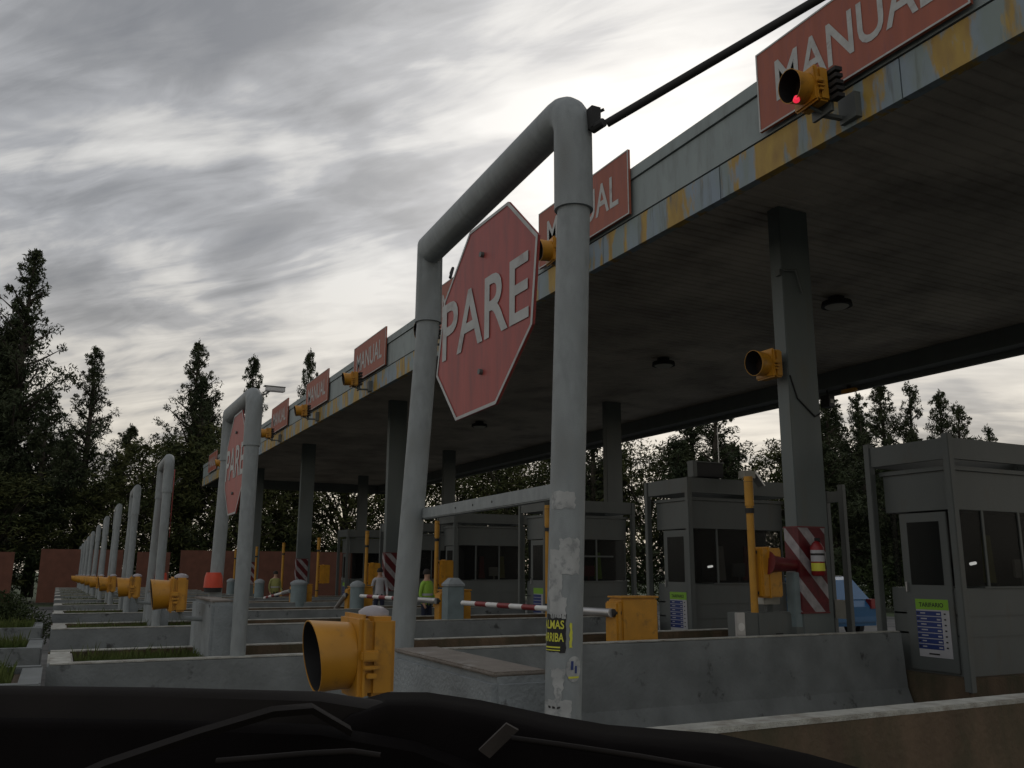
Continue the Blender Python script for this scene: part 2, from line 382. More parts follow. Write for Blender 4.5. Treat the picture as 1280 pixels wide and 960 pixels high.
# ------------------------------------------------------------------ lane signs and the lamps at the canopy edge
def manual_sign(xc, lab):
    t = thing('lane_sign', lab, 'sign', (xc, YF - .05, 7.1), 'red manual lane signs along the canopy edge')
    wd, hg = 1.49, 1.1
    MB().box(-wd, wd, -.04, .0, 0, hg).build('panel', sign_m, t)
    e = MB(); b_ = .022
    e.box(-wd, wd, -.046, -.041, 0, b_).box(-wd, wd, -.046, -.041, hg - b_, hg).box(-wd, -wd + b_, -.046, -.041, b_, hg - b_).box(wd - b_, wd, -.046, -.041, b_, hg - b_)
    e.build('border', letter_m, t)
    text_mesh('lettering', 'MANUAL', .56, 2.36, t, letter_m, (-wd + .33, -.041, .27), (1, 0, 0), (0, 0, 1), bold=.012, depth=.005)
    MB().box(-1.2, -1.12, .001, .06, .1, hg - .1).build('bracket', steel_m, t); MB().box(1.12, 1.2, .001, .06, .1, hg - .1).build('bracket', steel_m, t)
    return t
SX = [-6.32 - 5.93 * k for k in range(9)]
sigtxt = ['large red MANUAL sign at the upper right corner, partly cropped', 'red MANUAL sign half hidden behind the thick near pole', 'red MANUAL sign on the canopy edge hidden behind the octagonal stop sign',
          'red MANUAL sign just left of the leaning left pole', 'red MANUAL sign second left of the leaning pole', 'red MANUAL sign third left of the leaning pole', 'red MANUAL sign fourth left of the leaning pole', 'tiny red MANUAL sign near the far end of the canopy', 'tiniest red MANUAL sign at the far end of the canopy']
for k, x in enumerate(SX): manual_sign(x, sigtxt[k])

def lamp_parts(t, s=1.0, red=False, dome=True, m_=None):
    """one-section signal head facing -Y; origin at housing centre"""
    m_ = m_ or yellow_m
    MB().box(-.165 * s, .165 * s, .02 * s, .15 * s, -.185 * s, .185 * s, .022 * s).build('housing', m_, t, 40)
    MB().box(-.175 * s, .175 * s, -.035 * s, .017 * s, -.195 * s, .195 * s, .02 * s).build('door', m_, t, 40)
    # visor: full tunnel slightly flared, cut slanting so the top reaches farther
    v = MB(); seg = 32; rings = []
    for (yy, r, rin) in ((-.036, .155, 0), (-.12, .160, 0), (-.215, .168, 0)):
        ring_ = []
        for k in range(seg):
            a_ = 2 * math.pi * k / seg; z = math.sin(a_)
            yo = yy - (.025 * z if yy < -.2 else 0)
            ring_.append(Vector((r * math.cos(a_), yo, r * z)) * s)
        rings.append(ring_)
    inner = [[Vector((p.x * .965, p.y + (.0 if i else .0), p.z * .965)) for p in r] for i, r in enumerate(rings)]
    v.loft(rings + inner[::-1], cap=False)
    v.build('visor', m_, t, 50)
    q = MB(); q.loft([[Vector((p.x * .985, p.y + .002, p.z * .985)) for p in r] for r in inner], cap=False); q.build('visor_lining', black_m, t, 50)
    MB().tube([(0, -.034 * s, 0), (0, -.05 * s, 0)], [.150 * s, .12 * s], 28).build('lens', lens_m, t, 40)
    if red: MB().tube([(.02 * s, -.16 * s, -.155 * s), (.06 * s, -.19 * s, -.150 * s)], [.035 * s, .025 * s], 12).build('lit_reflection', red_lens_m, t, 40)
    h = MB()
    h.box(.17 * s, .21 * s, -.03 * s, .055 * s, -.015 * s, .035 * s, .008 * s).box(.17 * s, .20 * s, -.02 * s, .065 * s, -.055 * s, -.035 * s, .005 * s).box(.17 * s, .195 * s, .0, .05 * s, -.095 * s, -.07 * s, .004 * s)
    h.build('latch', m_, t, 40)
    if dome: MB().tube([(0, .085 * s, .184 * s), (0, .085 * s, .205 * s), (0, .085 * s, .225 * s), (0, .085 * s, .232 * s)], [.075 * s, .075 * s, .045 * s, .01 * s], 20).build('cap', cap_m, t, 60)
fl = thing('canopy_lamp', 'amber signal lamp glowing red in front of the large cropped lane sign', 'signal lamp', (-6.58, 7.07, 6.95), 'amber lamps bracketed to the canopy edge')
fl.rotation_euler = (R_(2), 0, R_(-6))
lamp_parts(fl, 1.12, red=True, dome=False)
br = MB(); br.box(-.03, .03, .2, .55, -.30, -.26).box(-.16, .16, .18, .22, -.3, .18).box(-.02, .24, .45, .55, -.36, -.06).tube([(0, .02, -.2), (0, .24, -.28)], .02, 10); br.build('bracket', steel_m, fl)
for i, sl_ in enumerate((.12, .04, -.04, -.12)): pass
br = MB()
for zf in (-.2, -.12, -.04, .04, .12): br.box(.17, .30, .16, .26, zf, zf + .045)
br.build('heat_fins', dark_m, fl)
names = ['amber signal lamp on the canopy edge seen just left of the thick near pole', 'amber signal lamp on the canopy edge behind the stop sign', 'amber signal lamp below the lane sign nearest left of the leaning pole',
         'amber signal lamp second left of the leaning pole on the canopy edge', 'amber signal lamp third left of the leaning pole on the canopy edge', 'small amber signal lamp fourth left of the leaning pole', 'tiny amber signal lamp near the far canopy end']
for k, nm in enumerate(names):
    cpy = copy_tree(fl, (-6.58 - 5.87 * (k + 1), 7.05, 6.93 if k != 0 else 6.95), nm)
    for q in kids(cpy):
        if q.name.startswith('lit_reflection'): bpy.data.objects.remove(q)
# lamp on the nearest column
cl = thing('column_lamp', 'amber signal lamp fixed high on the nearest grey column', 'signal lamp', (-9.66, 9.14, 4.60)); lamp_parts(cl, 1.12, dome=False, m_=orange_m if False else yellow_m)
MB().box(-.06, .06, .172, .31, -.05, .05).build('bracket', steel_m, cl)

MB().tube([(.17, .3, -.16), (.172, .42, -.5), (.172, .75, -.75), (.172, .86, -.70)], .012, 8).build('cable', black_m, cl, 50)
t = thing('pipe_bracket', 'small bracket with a short pipe high on the nearest column', 'bracket', (-9.5, 9.42, 6.05)); MB().box(-.1, 0, -.05, -.001, -.05, .05, .006).tube([(.02, .0, .02), (.06, .22, .05), (.05, .34, -.3)], .02, 8).build('pipe', steel_m, t, 50)

# ------------------------------------------------------------------ gantries (height frames) with stop signs
def stop_sign(parent_loc, lab, pts, yaw=0, ztop=None):
    t = thing('stop_sign', lab, 'stop sign', parent_loc, 'red octagonal stop signs hanging in the frames', yaw)
    poly = [Vector((px_, 0, pz_)) for px_, pz_ in pts]
    MB().prism(poly, (0, .012, 0)).build('panel', pare_m, t)
    cx = sum(p.x for p in poly) / 8; cz = sum(p.z for p in poly) / 8; c = Vector((cx, 0, cz))
    e = MB(); n = len(poly)
    ou = [p + Vector((0, -.004, 0)) for p in poly]; inn = [c + (p - c) * .967 + Vector((0, -.004, 0)) for p in poly]
    vo = [e.bm.verts.new(p) for p in ou]; vi = [e.bm.verts.new(p) for p in inn]
    for i in range(n): e.bm.faces.new((vo[i], vo[(i + 1) % n], vi[(i + 1) % n], vi[i]))
    e.build('border', letter_m, t)
    text_mesh('lettering', 'PARE', .35, 1.11, t, letter_m, (cx - .56, 0, cz - .16), (1, 0, 0), (0, 0, 1), bold=.012, depth=.005)
    bl = MB()
    for dz in (-.33, .34): bl.tube([(cx, -.02, cz + dz), (cx, .02, cz + dz)], .016, 10)
    bl.build('bolt', steel_m, t)
    MB().tube([(cx - .50, .012, cz + .36), (cx - .60, .07, cz + .46), (cx - .80, .14, cz + .50)], .010, 8).build('hanger', dark_m, t)
    return t
def gantry(loc, lab, h, span, left_h=None, crossbar=None, lean=0.0, rp=.085, rs=.098, seg=28):
    """near (+X) post at the origin, far post at -span"""
    t = thing('height_frame', lab, 'gantry', loc, 'grey tubular frames standing on the islands')
    sl = .64
    for side, (x0, x1) in enumerate(((0.0, 0.0), (-span, -span))):
        dx = lean[side] if isinstance(lean, tuple) else lean
        dxx, dyy = dx if isinstance(dx, tuple) else (dx, 0)
        b0 = Vector((x0 - dxx, -dyy, -.0)); tp = Vector((x0, 0, h - sl + .02))
        MB().tube([b0, tp], rp, seg).build('post', pole_m, t, 50)
    # top U: mitred far corner, rounded near corner
    arc_ = [(-.13 + .13 * math.sin(q * math.pi / 12), 0, h - rs - .13 + .13 * math.cos(q * math.pi / 12)) for q in range(7)] if seg > 12 else [(0, 0, h - rs)]
    pts = [(-span, 0, h - sl), (-span, 0, h - rs), *arc_, (0, 0, h - sl)]
    MB().tube(pts, rs, seg).build('top_pipe', pole_m, t, 50)
    if crossbar:
        zc = crossbar; cb = MB().box(-span + .02, -.02, -.03, .03, zc - .036, zc + .036, .006)
        c = cb.build('crossbar', pole_m, t)
        hb = MB()
        for q in (.42, .55, .68): hb.tube([(-span * q, -.032, zc), (-span * q, -.029, zc)], .007, 10)
        hb.build('bolt_hole', black_m, c)
    return t
g1 = gantry((-3.4, 2.05, .30), 'nearest and tallest grey pipe frame, leaning, with thick posts', 3.63, 2.18, crossbar=1.655, lean=((0, .10), (.0, .17)), rp=.079, rs=.094)
g1.rotation_euler[2] = R_(-2.9)
octo = [(-3.9, 3.51), (-3.572, 3.21), (-3.63, 2.768), (-4.034, 2.437), (-4.558, 2.426), (-4.868, 2.743), (-4.765, 3.188), (-4.397, 3.514)]
s1 = stop_sign((-4.22, 1.95, 2.97), 'large octagonal PARE stop sign hanging in the nearest frame', [(a_ + 4.22, b_ - 2.97) for a_, b_ in octo])
for n in range(2, 14):
    x = IX(n) - .12
    t = gantry((x, {2: 1.68, 3: 1.46, 4: 1.41, 5: 1.38, 6: 1.34, 7: 1.32}.get(n, 1.30), gz(x) + .25), 'grey pipe frame on its island, %s from the camera' % (ORD[n - 1] if n < 12 else ('twelfth nearest' if n == 12 else 'farthest')), 3.27 if n > 2 else 3.28, 1.5, crossbar=None, lean=((0, .0), (0, .05)), rp=.076 if n == 2 else .068, rs=.088 if n == 2 else .079, seg=20 if n < 4 else 12)
    if n > 2: t.rotation_euler[2] = R_(-1.0 if n > 3 else -1.2)
reg = [(.235, .56), (.58, .24), (.58, -.24), (.235, -.56), (-.235, -.56), (-.58, -.24), (-.58, .24), (-.235, .56)]
stop_sign((-9.95, 1.63, 2.72), 'octagonal PARE stop sign seen at a steep angle in the second frame', reg, R_(0))
stop_sign((-15.95, 1.62, 2.65), 'sliver of a red stop sign in the third frame', reg, R_(-6))
# horizontal dark pipe leaving the head of the near frame
t = thing('sloping_pipe', 'long dark pipe running from the nearest frame to the upper right', 'pipe', (-3.3, 2.1, 3.7))
MB().tube([(.05, .05, .0), (.8, .66, .38), (1.75, 1.43, .85)], .0205, 12).build('pipe', dark_m, t, 50)
MB().box(-.02, .03, -.02, .03, -.02, .09).tube([(.0, .02, .07), (.03, .05, .085)], .008, 8).tube([(.0, 0, -.02), (.07, .02, -.01)], .022, 10).build('clamp', dark_m, t)
# cctv camera on the second frame
t = thing('cctv_camera', 'small grey security camera on top of the second frame', 'security camera', (-9.33, 1.80, 3.46)); t.scale = (.62, .62, .62)
MB().box(-.05, .05, -.02, .30, -.04, .04, .012).build('housing', alu_m, t); MB().box(-.06, .06, -.05, .31, .041, .052).build('sun_shield', steel_m, t)
MB().tube([(0, .05, -.04), (0, -.02, -.10), (0, -.10, -.12)], .012, 8).build('arm', dark_m, t)
MB().box(-.035, .035, .301, .306, -.03, .03).build('lens', black_m, t)

# stickers wrapped round the near post of the nearest frame
PR = .0802; PC = Vector((-3.4, 2.02))
def post_xy(z):  # the post leans slightly
    f_ = (z - .30) / 3.0; return Vector((-3.4 - .005 * (1 - f_), 2.05 - .10 * (1 - f_)))
def facing(zc): 
    c = post_xy(zc); return math.atan2(-c.y, -c.x)
def wrap_fn(du, z0, r=PR):
    def f_(u, tt):
        c = post_xy(z0 + tt); a_ = facing(z0) + (u + du) / r      # increasing angle = towards the right of the picture
        return Vector((c.x + math.cos(a_) * r, c.y + math.sin(a_) * r, z0 + tt))
    return f_
def patch(name, du, z0, w_, h_, m_, par, r=PR, jag=0, shape=None, seed=1):
    rnd = random.Random(seed); f_ = wrap_fn(du, z0, r); mbp = MB(); nu, nv = 10, 8
    if shape == 'round':
        cvt = mbp.bm.verts.new(f_(w_ / 2, h_ / 2)); rg = [mbp.bm.verts.new(f_(w_ / 2 + w_ / 2 * math.cos(k * math.pi / 10), h_ / 2 + h_ / 2 * math.sin(k * math.pi / 10))) for k in range(20)]
        for k in range(20): mbp.bm.faces.new((cvt, rg[k], rg[(k + 1) % 20]))
    else:
        l_ = [rnd.uniform(-jag, jag) for _ in range(nv + 1)]; r__ = [rnd.uniform(-jag, jag) for _ in range(nv + 1)]
        tt = [rnd.uniform(-jag, jag) for _ in range(nu + 1)]; bb = [rnd.uniform(-jag, jag) for _ in range(nu + 1)]
        gr = []
        for j in range(nv + 1):
            row = []
            for i in range(nu + 1):
                u = i / nu; v = j / nv
                uu = (l_[j] * (1 - u) + r__[j] * u) + w_ * u; vv = h_ * v + bb[i] * (1 - v) + tt[i] * v
                if shape == 'flag': uu = w_ * (.15 + .35 * (1 - v)) + w_ * u * (.25 + .6 * v) + l_[j]
                row.append(mbp.bm.verts.new(f_(uu, vv)))
            gr.append(row)
        for j in range(nv):
            for i in range(nu): mbp.bm.faces.new((gr[j][i], gr[j][i + 1], gr[j + 1][i + 1], gr[j + 1][i]))
    return mbp.build(name, m_, par)
def stick(name, lab): 
    t = thing(name, lab, 'sticker', (0, 0, 0)); return t
def pz(y): return 3.26 - (y - 270) * (3.26 - 1.039) / 610.0      # pixel row on the near post -> height (worked out once)
t = stick('sticker', 'black sticker with yellow letters near the foot of the thick near pole')
patch('backing', -.10, 1.255, .105, .155, black_m, t, PR + .0010, .003, seed=3)
for k, (s_, zf) in enumerate((('ALMAS', 1.350), ('ARRIBA', 1.298))):
    text_mesh('lettering', s_, .036, .112, t, stick_y_m, (0, 0, 0), (1, 0, 0), (0, 0, 1), bold=.02, wrap=wrap_fn(-.115, zf, PR + .0022))
patch('print_line', -.10, 1.272, .082, .006, stick_y_m, t, PR + .0022); patch('print_line', -.10, 1.261, .082, .004, stick_y_m, t, PR + .0022)
patch('print_stripe', .022, 1.275, .012, .10, stick_y_m, t, PR + .0021, .003, seed=9)
t = stick('sticker', 'round white and yellow sticker low on the thick near pole'); patch('backing', .008, 1.135, .075, .105, sticker_m, t, PR + .0016, shape='round')
patch('emblem', .030, 1.185, .012, .035, navy_m, t, PR + .0028); patch('emblem', .050, 1.17, .010, .03, navy_m, t, PR + .0028); patch('print_line', .020, 1.150, .052, .008, stick_y_m, t, PR + .0028)
for k, (du, z0, w_, h_, lab, sh) in enumerate(((-.085, 1.86, .12, .075, 'pale square paper patch just below the crossbar on the near pole', None), (-.085, 1.58, .15, .10, 'torn grey paper patch at mid height on the near pole', None),
        (-.088, 1.47, .07, .115, 'white paper slip on the left side of the near pole', None), (-.075, 1.395, .08, .085, 'peeling paper strip above the black sticker', None),
        (-.075, 1.06, .085, .13, 'pointed torn white paper below the black sticker', 'flag'), (-.10, .985, .135, .08, 'handwritten white paper at the very foot of the near pole', None), (-.03, 1.66, .09, .07, 'pale scraped paper patch on the right side of the near pole', None))):
    t = tag(patch('paper_patch', du, z0, w_, h_, sticker_m, None, PR + .0007 + .0001 * k, .005, shape=sh, seed=20 + k), lab, 'paper patch')
    if 'handwritten' in lab:
        for q in range(3): patch('ink_mark', du + .03 + q * .022, z0 + .045, .013, .008, black_m, t, PR + .0022, .002, seed=q)

# ------------------------------------------------------------------ islands: two parapets, soil, grass, front cap
def island(n, y1=10.9, y0=0.0):
    x1 = IX(n); x0 = x1 - 1.5; z0 = gz(x1); top = z0 + (.78 if n > 1 else .90); lab = 'long low concrete island, %s from the camera' % (ORD[n - 1] if n < 12 else 'farthest')
    t = thing('concrete_island', lab, 'traffic island', (x1, y0, z0), 'parallel concrete islands between the toll lanes')
    hh = top - z0; y1 = y1 - y0
    def para(sgn, ya, yb, nm, mm):
        # jersey profile: foot, slope, stem
        x = 0 if sgn > 0 else -1.5
        prof = [(.16, -.38), (.16, -.28), (.05, .02), (0.0, hh - .015), (-.012, hh), (-.14, hh), (-.14, -.38)]
        pr = [(x + sgn * px_, pz_) for px_, pz_ in prof]
        st = MB(); ny = max(2, int((yb - ya) / .5)); rings = []
        rnd = random.Random(n * 7 + sgn)
        for j in range(ny + 1):
            yy = ya + (yb - ya) * j / ny; dz = rnd.uniform(-.006, .006)
            rings.append([Vector((px_ + rnd.uniform(-.003, .003), yy, pz_ + (dz if pz_ > .3 else 0))) for px_, pz_ in pr])
        st.loft(rings); return st.build(nm, mm, t)
    para(1, 0, y1, 'parapet', brown_m if n == 1 else slab_m)
    if n == 1:
        MB().box(-.145, .003, .02, y1 - .02, hh - .024, hh + .006, .006).build('worn_edge', edge_m, t); return t
    para(-1, 0, y1, 'parapet', brown_m)
    # thin worn white top edges
    MB().box(-.135, .002, .02, y1 - .02, hh + .001, hh + .014).build('worn_edge', edge_m, t)
    MB().box(-1.502, -1.365, .02, y1 - .02, hh + .001, hh + .012).build('worn_edge', edge_m, t)
    MB().box(-1.36, -.14, .0, .22, -.38, hh + .006, .02).build('front_cap', edge_m, t)
    MB().box(-1.36, -.14, .222, y1, -.38, hh - .10).build('soil_bed', soil_m, t)
    return t
for n in range(1, 13): island(n, y0=(0.0 if n > 1 else 2.05), y1=(11.0 if n < 7 else 7.0) if n > 1 else 10.2)
# white-topped far end pieces behind booths
# grass in the island fronts
def grass(name, areas, density, hmin, hmax, lab):
    v = []; f = []
    rnd = random.Random(5)
    for (x0, x1, y0, y1, z) in areas:
        k = int((x1 - x0) * (y1 - y0) * density)
        for _ in range(k):
            x = rnd.uniform(x0, x1); y = rnd.uniform(y0, y1); h = rnd.uniform(hmin, hmax) * (1.7 if rnd.random() < .07 else 1)
            a_ = rnd.uniform(0, math.pi); wd = rnd.uniform(.004, .009); lx, ly = rnd.uniform(-.4, .4) * h, rnd.uniform(-.4, .4) * h
            i = len(v); dx, dy = math.cos(a_) * wd, math.sin(a_) * wd
            v += [(x - dx, y - dy, z), (x + dx, y + dy, z), (x + lx * .5 + dx * .7, y + ly * .5 + dy * .7, z + h * .6), (x + lx * .5 - dx * .7, y + ly * .5 - dy * .7, z + h * .6), (x + lx, y + ly, z + h)]
            f += [(i, i + 1, i + 2, i + 3), (i + 3, i + 2, i + 4)]
    me = bpy.data.meshes.new(name); me.from_pydata(v, [], f); me.materials.append(grass_m)
    o = bpy.data.objects.new(name, me); C.objects.link(o); return tag(o, lab, 'grass', kind='stuff')
grass('grass', [(IX(n) - 1.34, IX(n) - .16, .26, (1.5 if n == 2 else 2.4), gz(IX(n)) + .67) for n in range(2, 10)], 1700, .05, .14, 'short green grass growing in the island fronts')
# lower planter kerbs left of the islands
for k, (x, yb, hg, lab) in enumerate(((-7.9, -.03, .76, 'concrete planter kerb at the lower left edge, nearest of three'), (-11.6, -.07, .77, 'middle concrete planter kerb at the left edge'), (-15.4, -.12, .80, 'concrete planter kerb in front of the round hedge'))):
    z0 = gz(x); t = thing('planter', lab, 'planter', (x, 0, z0), 'concrete planters at the left edge')
    MB().box(-.14, 0, -6, yb, -.38, hg, .012).box(-1.5, -1.36, -6, yb, -.38, hg, .012).build('kerb', slab_m, t)
    MB().box(-1.36, -.14, -.16 + yb, yb, -.38, hg - .01).build('end_kerb', slab_m, t)
    MB().box(-1.36, -.14, -6, -.17 + yb, -.38, hg - .06).build('soil_bed', soil_m, t)
grass('planter_grass', [(x - 1.34, x - .15, -2.6, -.25, gz(x) + h_) for x, h_ in ((-7.9, .70), (-11.6, .71), (-15.4, .74))], 1700, .05, .15, 'short weeds in the planters at the left edge')

# signal lamps on posts along the island fronts
l1 = thing('island_lamp', 'big amber signal lamp with black visor mouth in the foreground', 'signal lamp', (-4.02, 1.245, 1.215), 'row of amber signal lamps along the island fronts')
lamp_parts(l1, .93)
MB().tube([(0, .085, -.17), (0, .11, -.24), (0, .52, -.27)], .022, 12).build('post', pole_m, l1, 50)
for n in range(2, 14):
    x = IX(n) - .75 - .05 * (n % 3)
    nm = ['second', 'third', 'fourth', 'fifth', 'sixth', 'seventh', 'eighth', 'ninth', 'tenth', 'eleventh', 'twelfth', 'last'][n - 2]
    c = copy_tree(l1, (x, 1.05 if n > 3 else 1.10, gz(x) + (1.375 if n == 2 else 1.38)), '%s amber signal lamp of the row along the island fronts' % nm)
    c.rotation_euler[2] = R_(random.uniform(-5, 5))

# concrete crash blocks under the frames
def crash_block(x1, x0, y0, y1, zb, zt, lab, m_=slab2_m, chamf=.03):
    t = thing('concrete_block', lab, 'concrete block', (x1, y0, zb), 'concrete blocks at the frame feet')
    L_ = x1 - x0; W = y1 - y0; H = zt - zb
    b_ = MB().box(-L_, 0, 0, W, 0, H - .018, chamf); b_.build('body', m_, t)
    rr = random.Random(int(-x1 * 10)); tp = MB()
    tp.box(-L_ + .02, -.03, .012, W - .012, H - .02, H + .002, .008); tp.build('worn_top', btop_m, t)
    return t
crash_block(-3.57, -4.93, 1.73, 2.02, .25, 1.155, 'chipped concrete block at the foot of the nearest frame, right of the big lamp')
crash_block(-9.45, -10.9, 1.42, 1.66, .45, 1.27, 'upright concrete block beside the second frame')
crash_block(-15.35, -16.75, 1.42, 1.66, .4, 1.2, 'small concrete block beside the third frame')
crash_block(-21.3, -22.6, 1.42, 1.66, .4, 1.12, 'distant concrete block beside the fourth frame')
# orange-red wrapped beacons on the far posts
for x, z, lab in ((-10.82, 1.46, 'orange red plastic cap around the far post of the second frame'), (-16.72, 1.42, 'orange red plastic cap around the far post of the third frame')):
    t = thing('red_beacon', lab, 'beacon', (x + .02, 1.62, z)); 
    MB().tube([(0, 0, -.09), (0, 0, .03), (0, 0, .08)], [.108, .10, .085], 18).build('cap', orange_m, t, 50)
    MB().tube([(0, 0, -.14), (0, 0, -.092)], [.095, .10], 18).build('collar', dark_m, t, 50)

# ------------------------------------------------------------------ amber posts with signal boxes
def amber_post(n, box):
    x = IX(n) - .5; z0 = gz(x) + .7
    lab = 'tall amber painted post on the island, %s from the camera' % ORD[n - 2]
    t = thing('amber_post', lab, 'post', (x, 8.72, z0), 'amber posts beside the booths')
    h = 3.0 - .735 - .0 * n
    MB().tube([(0, 0, 0), (0, 0, h - .3)], .052, 16).build('shaft', ypole_m, t, 50)
    MB().tube([(0, 0, h - .42), (0, 0, h)], .064, 16).build('sleeve', ypole_m, t, 50)
    MB().tube([(0, 0, h - .52), (0, 0, h - .45)], .066, 16).tube([(0, 0, .30), (0, 0, .335)], .06, 16).tube([(0, 0, h - .08), (0, 0, h - .074)], .066, 16).build('collar', dark_m, t, 50)
    MB().box(-.06, .06, -.06, .06, -.2, 0).build('foot', steel_m, t)
    if box:
        b_ = MB().box(-.12, .12, .07, .44, .58, 1.26, .02).build('signal_box', yellow_m, t)
        MB().box(-.14, .135, .19, .21, .57, 1.275).build('seam', yellow_m, b_)
        MB().box(-.03, .03, .0, .08, .62, .66).box(-.03, .03, .0, .08, 1.18, 1.22).build('bracket', dark_m, t)
    return t
for n in range(2, 10): amber_post(n, n in (2, 3, 4, 5, 6))
# ------------------------------------------------------------------ siren on a grey post, cabinets, extinguisher
t = thing('warning_horn', 'dark red flared horn on a short grey post before the striped column', 'horn', (-9.6, 9.3, .7))
MB().tube([(0, -.40, 1.0), (0, -.30, .985), (0, .02, .97), (0, .12, .97)], [.165, .12, .085, .08], 24).build('horn', dred_m, t, 40)
MB().box(-.08, .08, .0, .16, 0, .87, .01).build('post', bollard_m, t)
MB().box(-.085, .085, -.005, .165, -.02, .12).build('foot', steel_m, t)
t = thing('control_cabinet', 'low grey steel cabinet below the amber post', 'cabinet', (-9.62, 8.45, .60))
MB().box(-.35, 0, 0, .96, 0, .42, .01).build('body', steel_m, t); MB().box(.001, .012, .25, .93, .03, .40, .004).build('door', steel_m, t)
MB().box(-.01, .03, -.16, -.005, -.1, .43, .008).build('side_post', alu_m, t); MB().tube([(.031, -.08, .24), (.034, -.08, .24)], .055, 14).build('sticker', white_m, t)
MB().box(.0125, .016, .55, .68, .06, .14).build('vent', black_m, t)
t = thing('meter_box', 'pale cream electrical box behind the short grey post', 'electrical box', (-9.78, 8.98, 1.0)); MB().box(-.2, 0, 0, .30, .12, .36, .01).build('body', cream_m, t); MB().box(-.12, -.06, .1, .2, -.3, .12).build('leg', steel_m, t)
t = thing('fire_extinguisher', 'red fire extinguisher hung on the striped column', 'fire extinguisher', (-9.36, 9.62, 1.52))
MB().tube([(0, 0, 0), (0, 0, .02), (0, 0, .40), (0, 0, .46), (0, 0, .49)], [.075, .095, .095, .055, .025], 20).build('cylinder', red_m, t, 50)
MB().box(-.02, .05, -.02, .02, .49, .53).tube([(.02, .03, .5), (.05, .07, .35), (.06, .09, .1)], .012, 8).build('valve', black_m, t)
def curved(t, name, z0, z1, m_, r=.0965):
    q = MB(); k = 8; a0, a1 = -2.0, .7
    lo = [q.bm.verts.new((r * math.cos(a0 + (a1 - a0) * i / k), r * math.sin(a0 + (a1 - a0) * i / k), z0)) for i in range(k + 1)]
    hi = [q.bm.verts.new((r * math.cos(a0 + (a1 - a0) * i / k), r * math.sin(a0 + (a1 - a0) * i / k), z1)) for i in range(k + 1)]
    for i in range(k): q.bm.faces.new((lo[i], lo[i + 1], hi[i + 1], hi[i]))
    return q.build(name, m_, t, 60)
curved(t, 'label', .20, .36, whitecloth_m); curved(t, 'label', .07, .18, stick_y_m); curved(t, 'label', .285, .315, black_m, .0975)

# ------------------------------------------------------------------ barriers with striped booms
def barrier(n, ang, lab, length=4.7, boom=True):
    x = IX(n) - .6; z0 = gz(x)
    t = thing('barrier_machine', lab, 'barrier', (x, 6.75, z0 + .45), 'lane barriers with striped booms')
    MB().box(-.16, .16, -.28, .28, 0, .84, .02).build('cabinet', yellow_m, t)
    MB().box(-.17, .17, -.29, .29, .842, .865, .006).build('lid', yellow_m, t)
    MB().box(-.12, .165, -.36, -.285, .1, .80, .02).build('side_panel', yellow_m, t)
    if boom:
        d = Vector((-math.cos(ang), 0, math.sin(ang)))
        b_ = MB().tube([Vector((.1, -.40, .66)), Vector((.1, -.40, .66)) + d * .9], .055, 14).build('boom_clamp', alu_m, t, 50)
        p0 = Vector((.1, -.40, .66)) + d * .65
        bm_ = MB().tube([p0, p0 + d * length], .040, 14).build('boom', white_m, t, 50)
        st = MB(); k = 1.35
        while k < length - .4:
            st.tube([p0 + d * k, p0 + d * (k + .42)], .0415, 14); k += .85
        st.build('red_band', red_m, bm_, 50)
        MB().tube([(.1, -.40, .66), (.1, -.28, .66)], .05, 12).build('hub', dark_m, t, 50)
    return t
barrier(2, R_(-.5), 'amber barrier cabinet on the second island with its boom lowered', 4.05)
barrier(3, R_(-.5), 'barrier on the third island, its white and red boom half hidden by the left pole', 4.0)
barrier(4, R_(-24), 'distant barrier with its white boom slanting down', 2.3)
barrier(5, R_(-5), 'far barrier with a short white boom near the round bollards', 3.0)
# bollards with rounded caps
for n in range(3, 9):
    x = IX(n) - .2; z0 = gz(x)
    t = thing('bollard', ['', '', '', 'grey square bollard with a sloped cap beside the lowered boom', 'round grey bollard, second in the row behind the boom', 'thick round grey bollard below the striped column', 'round grey bollard left of the thick one', 'distant round grey bollard', 'farthest round grey bollard'][n], 'bollard', (x, 6.55, z0), 'grey bollards on the islands')
    if n == 3:
        MB().box(-.16, .16, -.16, .16, .3, 1.38, .02).build('shaft', bollard_m, t)
        MB().loft([[Vector((sx * .165 * q, sy * .165 * q, z)) for sx, sy in ((-1, -1), (1, -1), (1, 1), (-1, 1))] for z, q in ((1.381, 1), (1.42, 1), (1.53, .45))]).build('cap', slab2_m, t)
    else:
        r = .17 if n != 5 else .24
        MB().tube([(0, 0, .3), (0, 0, 1.30)], r, 20).build('shaft', bollard_m, t, 50)
        MB().tube([(0, 0, 1.301), (0, 0, 1.36), (0, 0, 1.42), (0, 0, 1.45)], [r * 1.08, r * 1.08, r * .7, r * .2], 20).build('cap', slab2_m, t, 50)

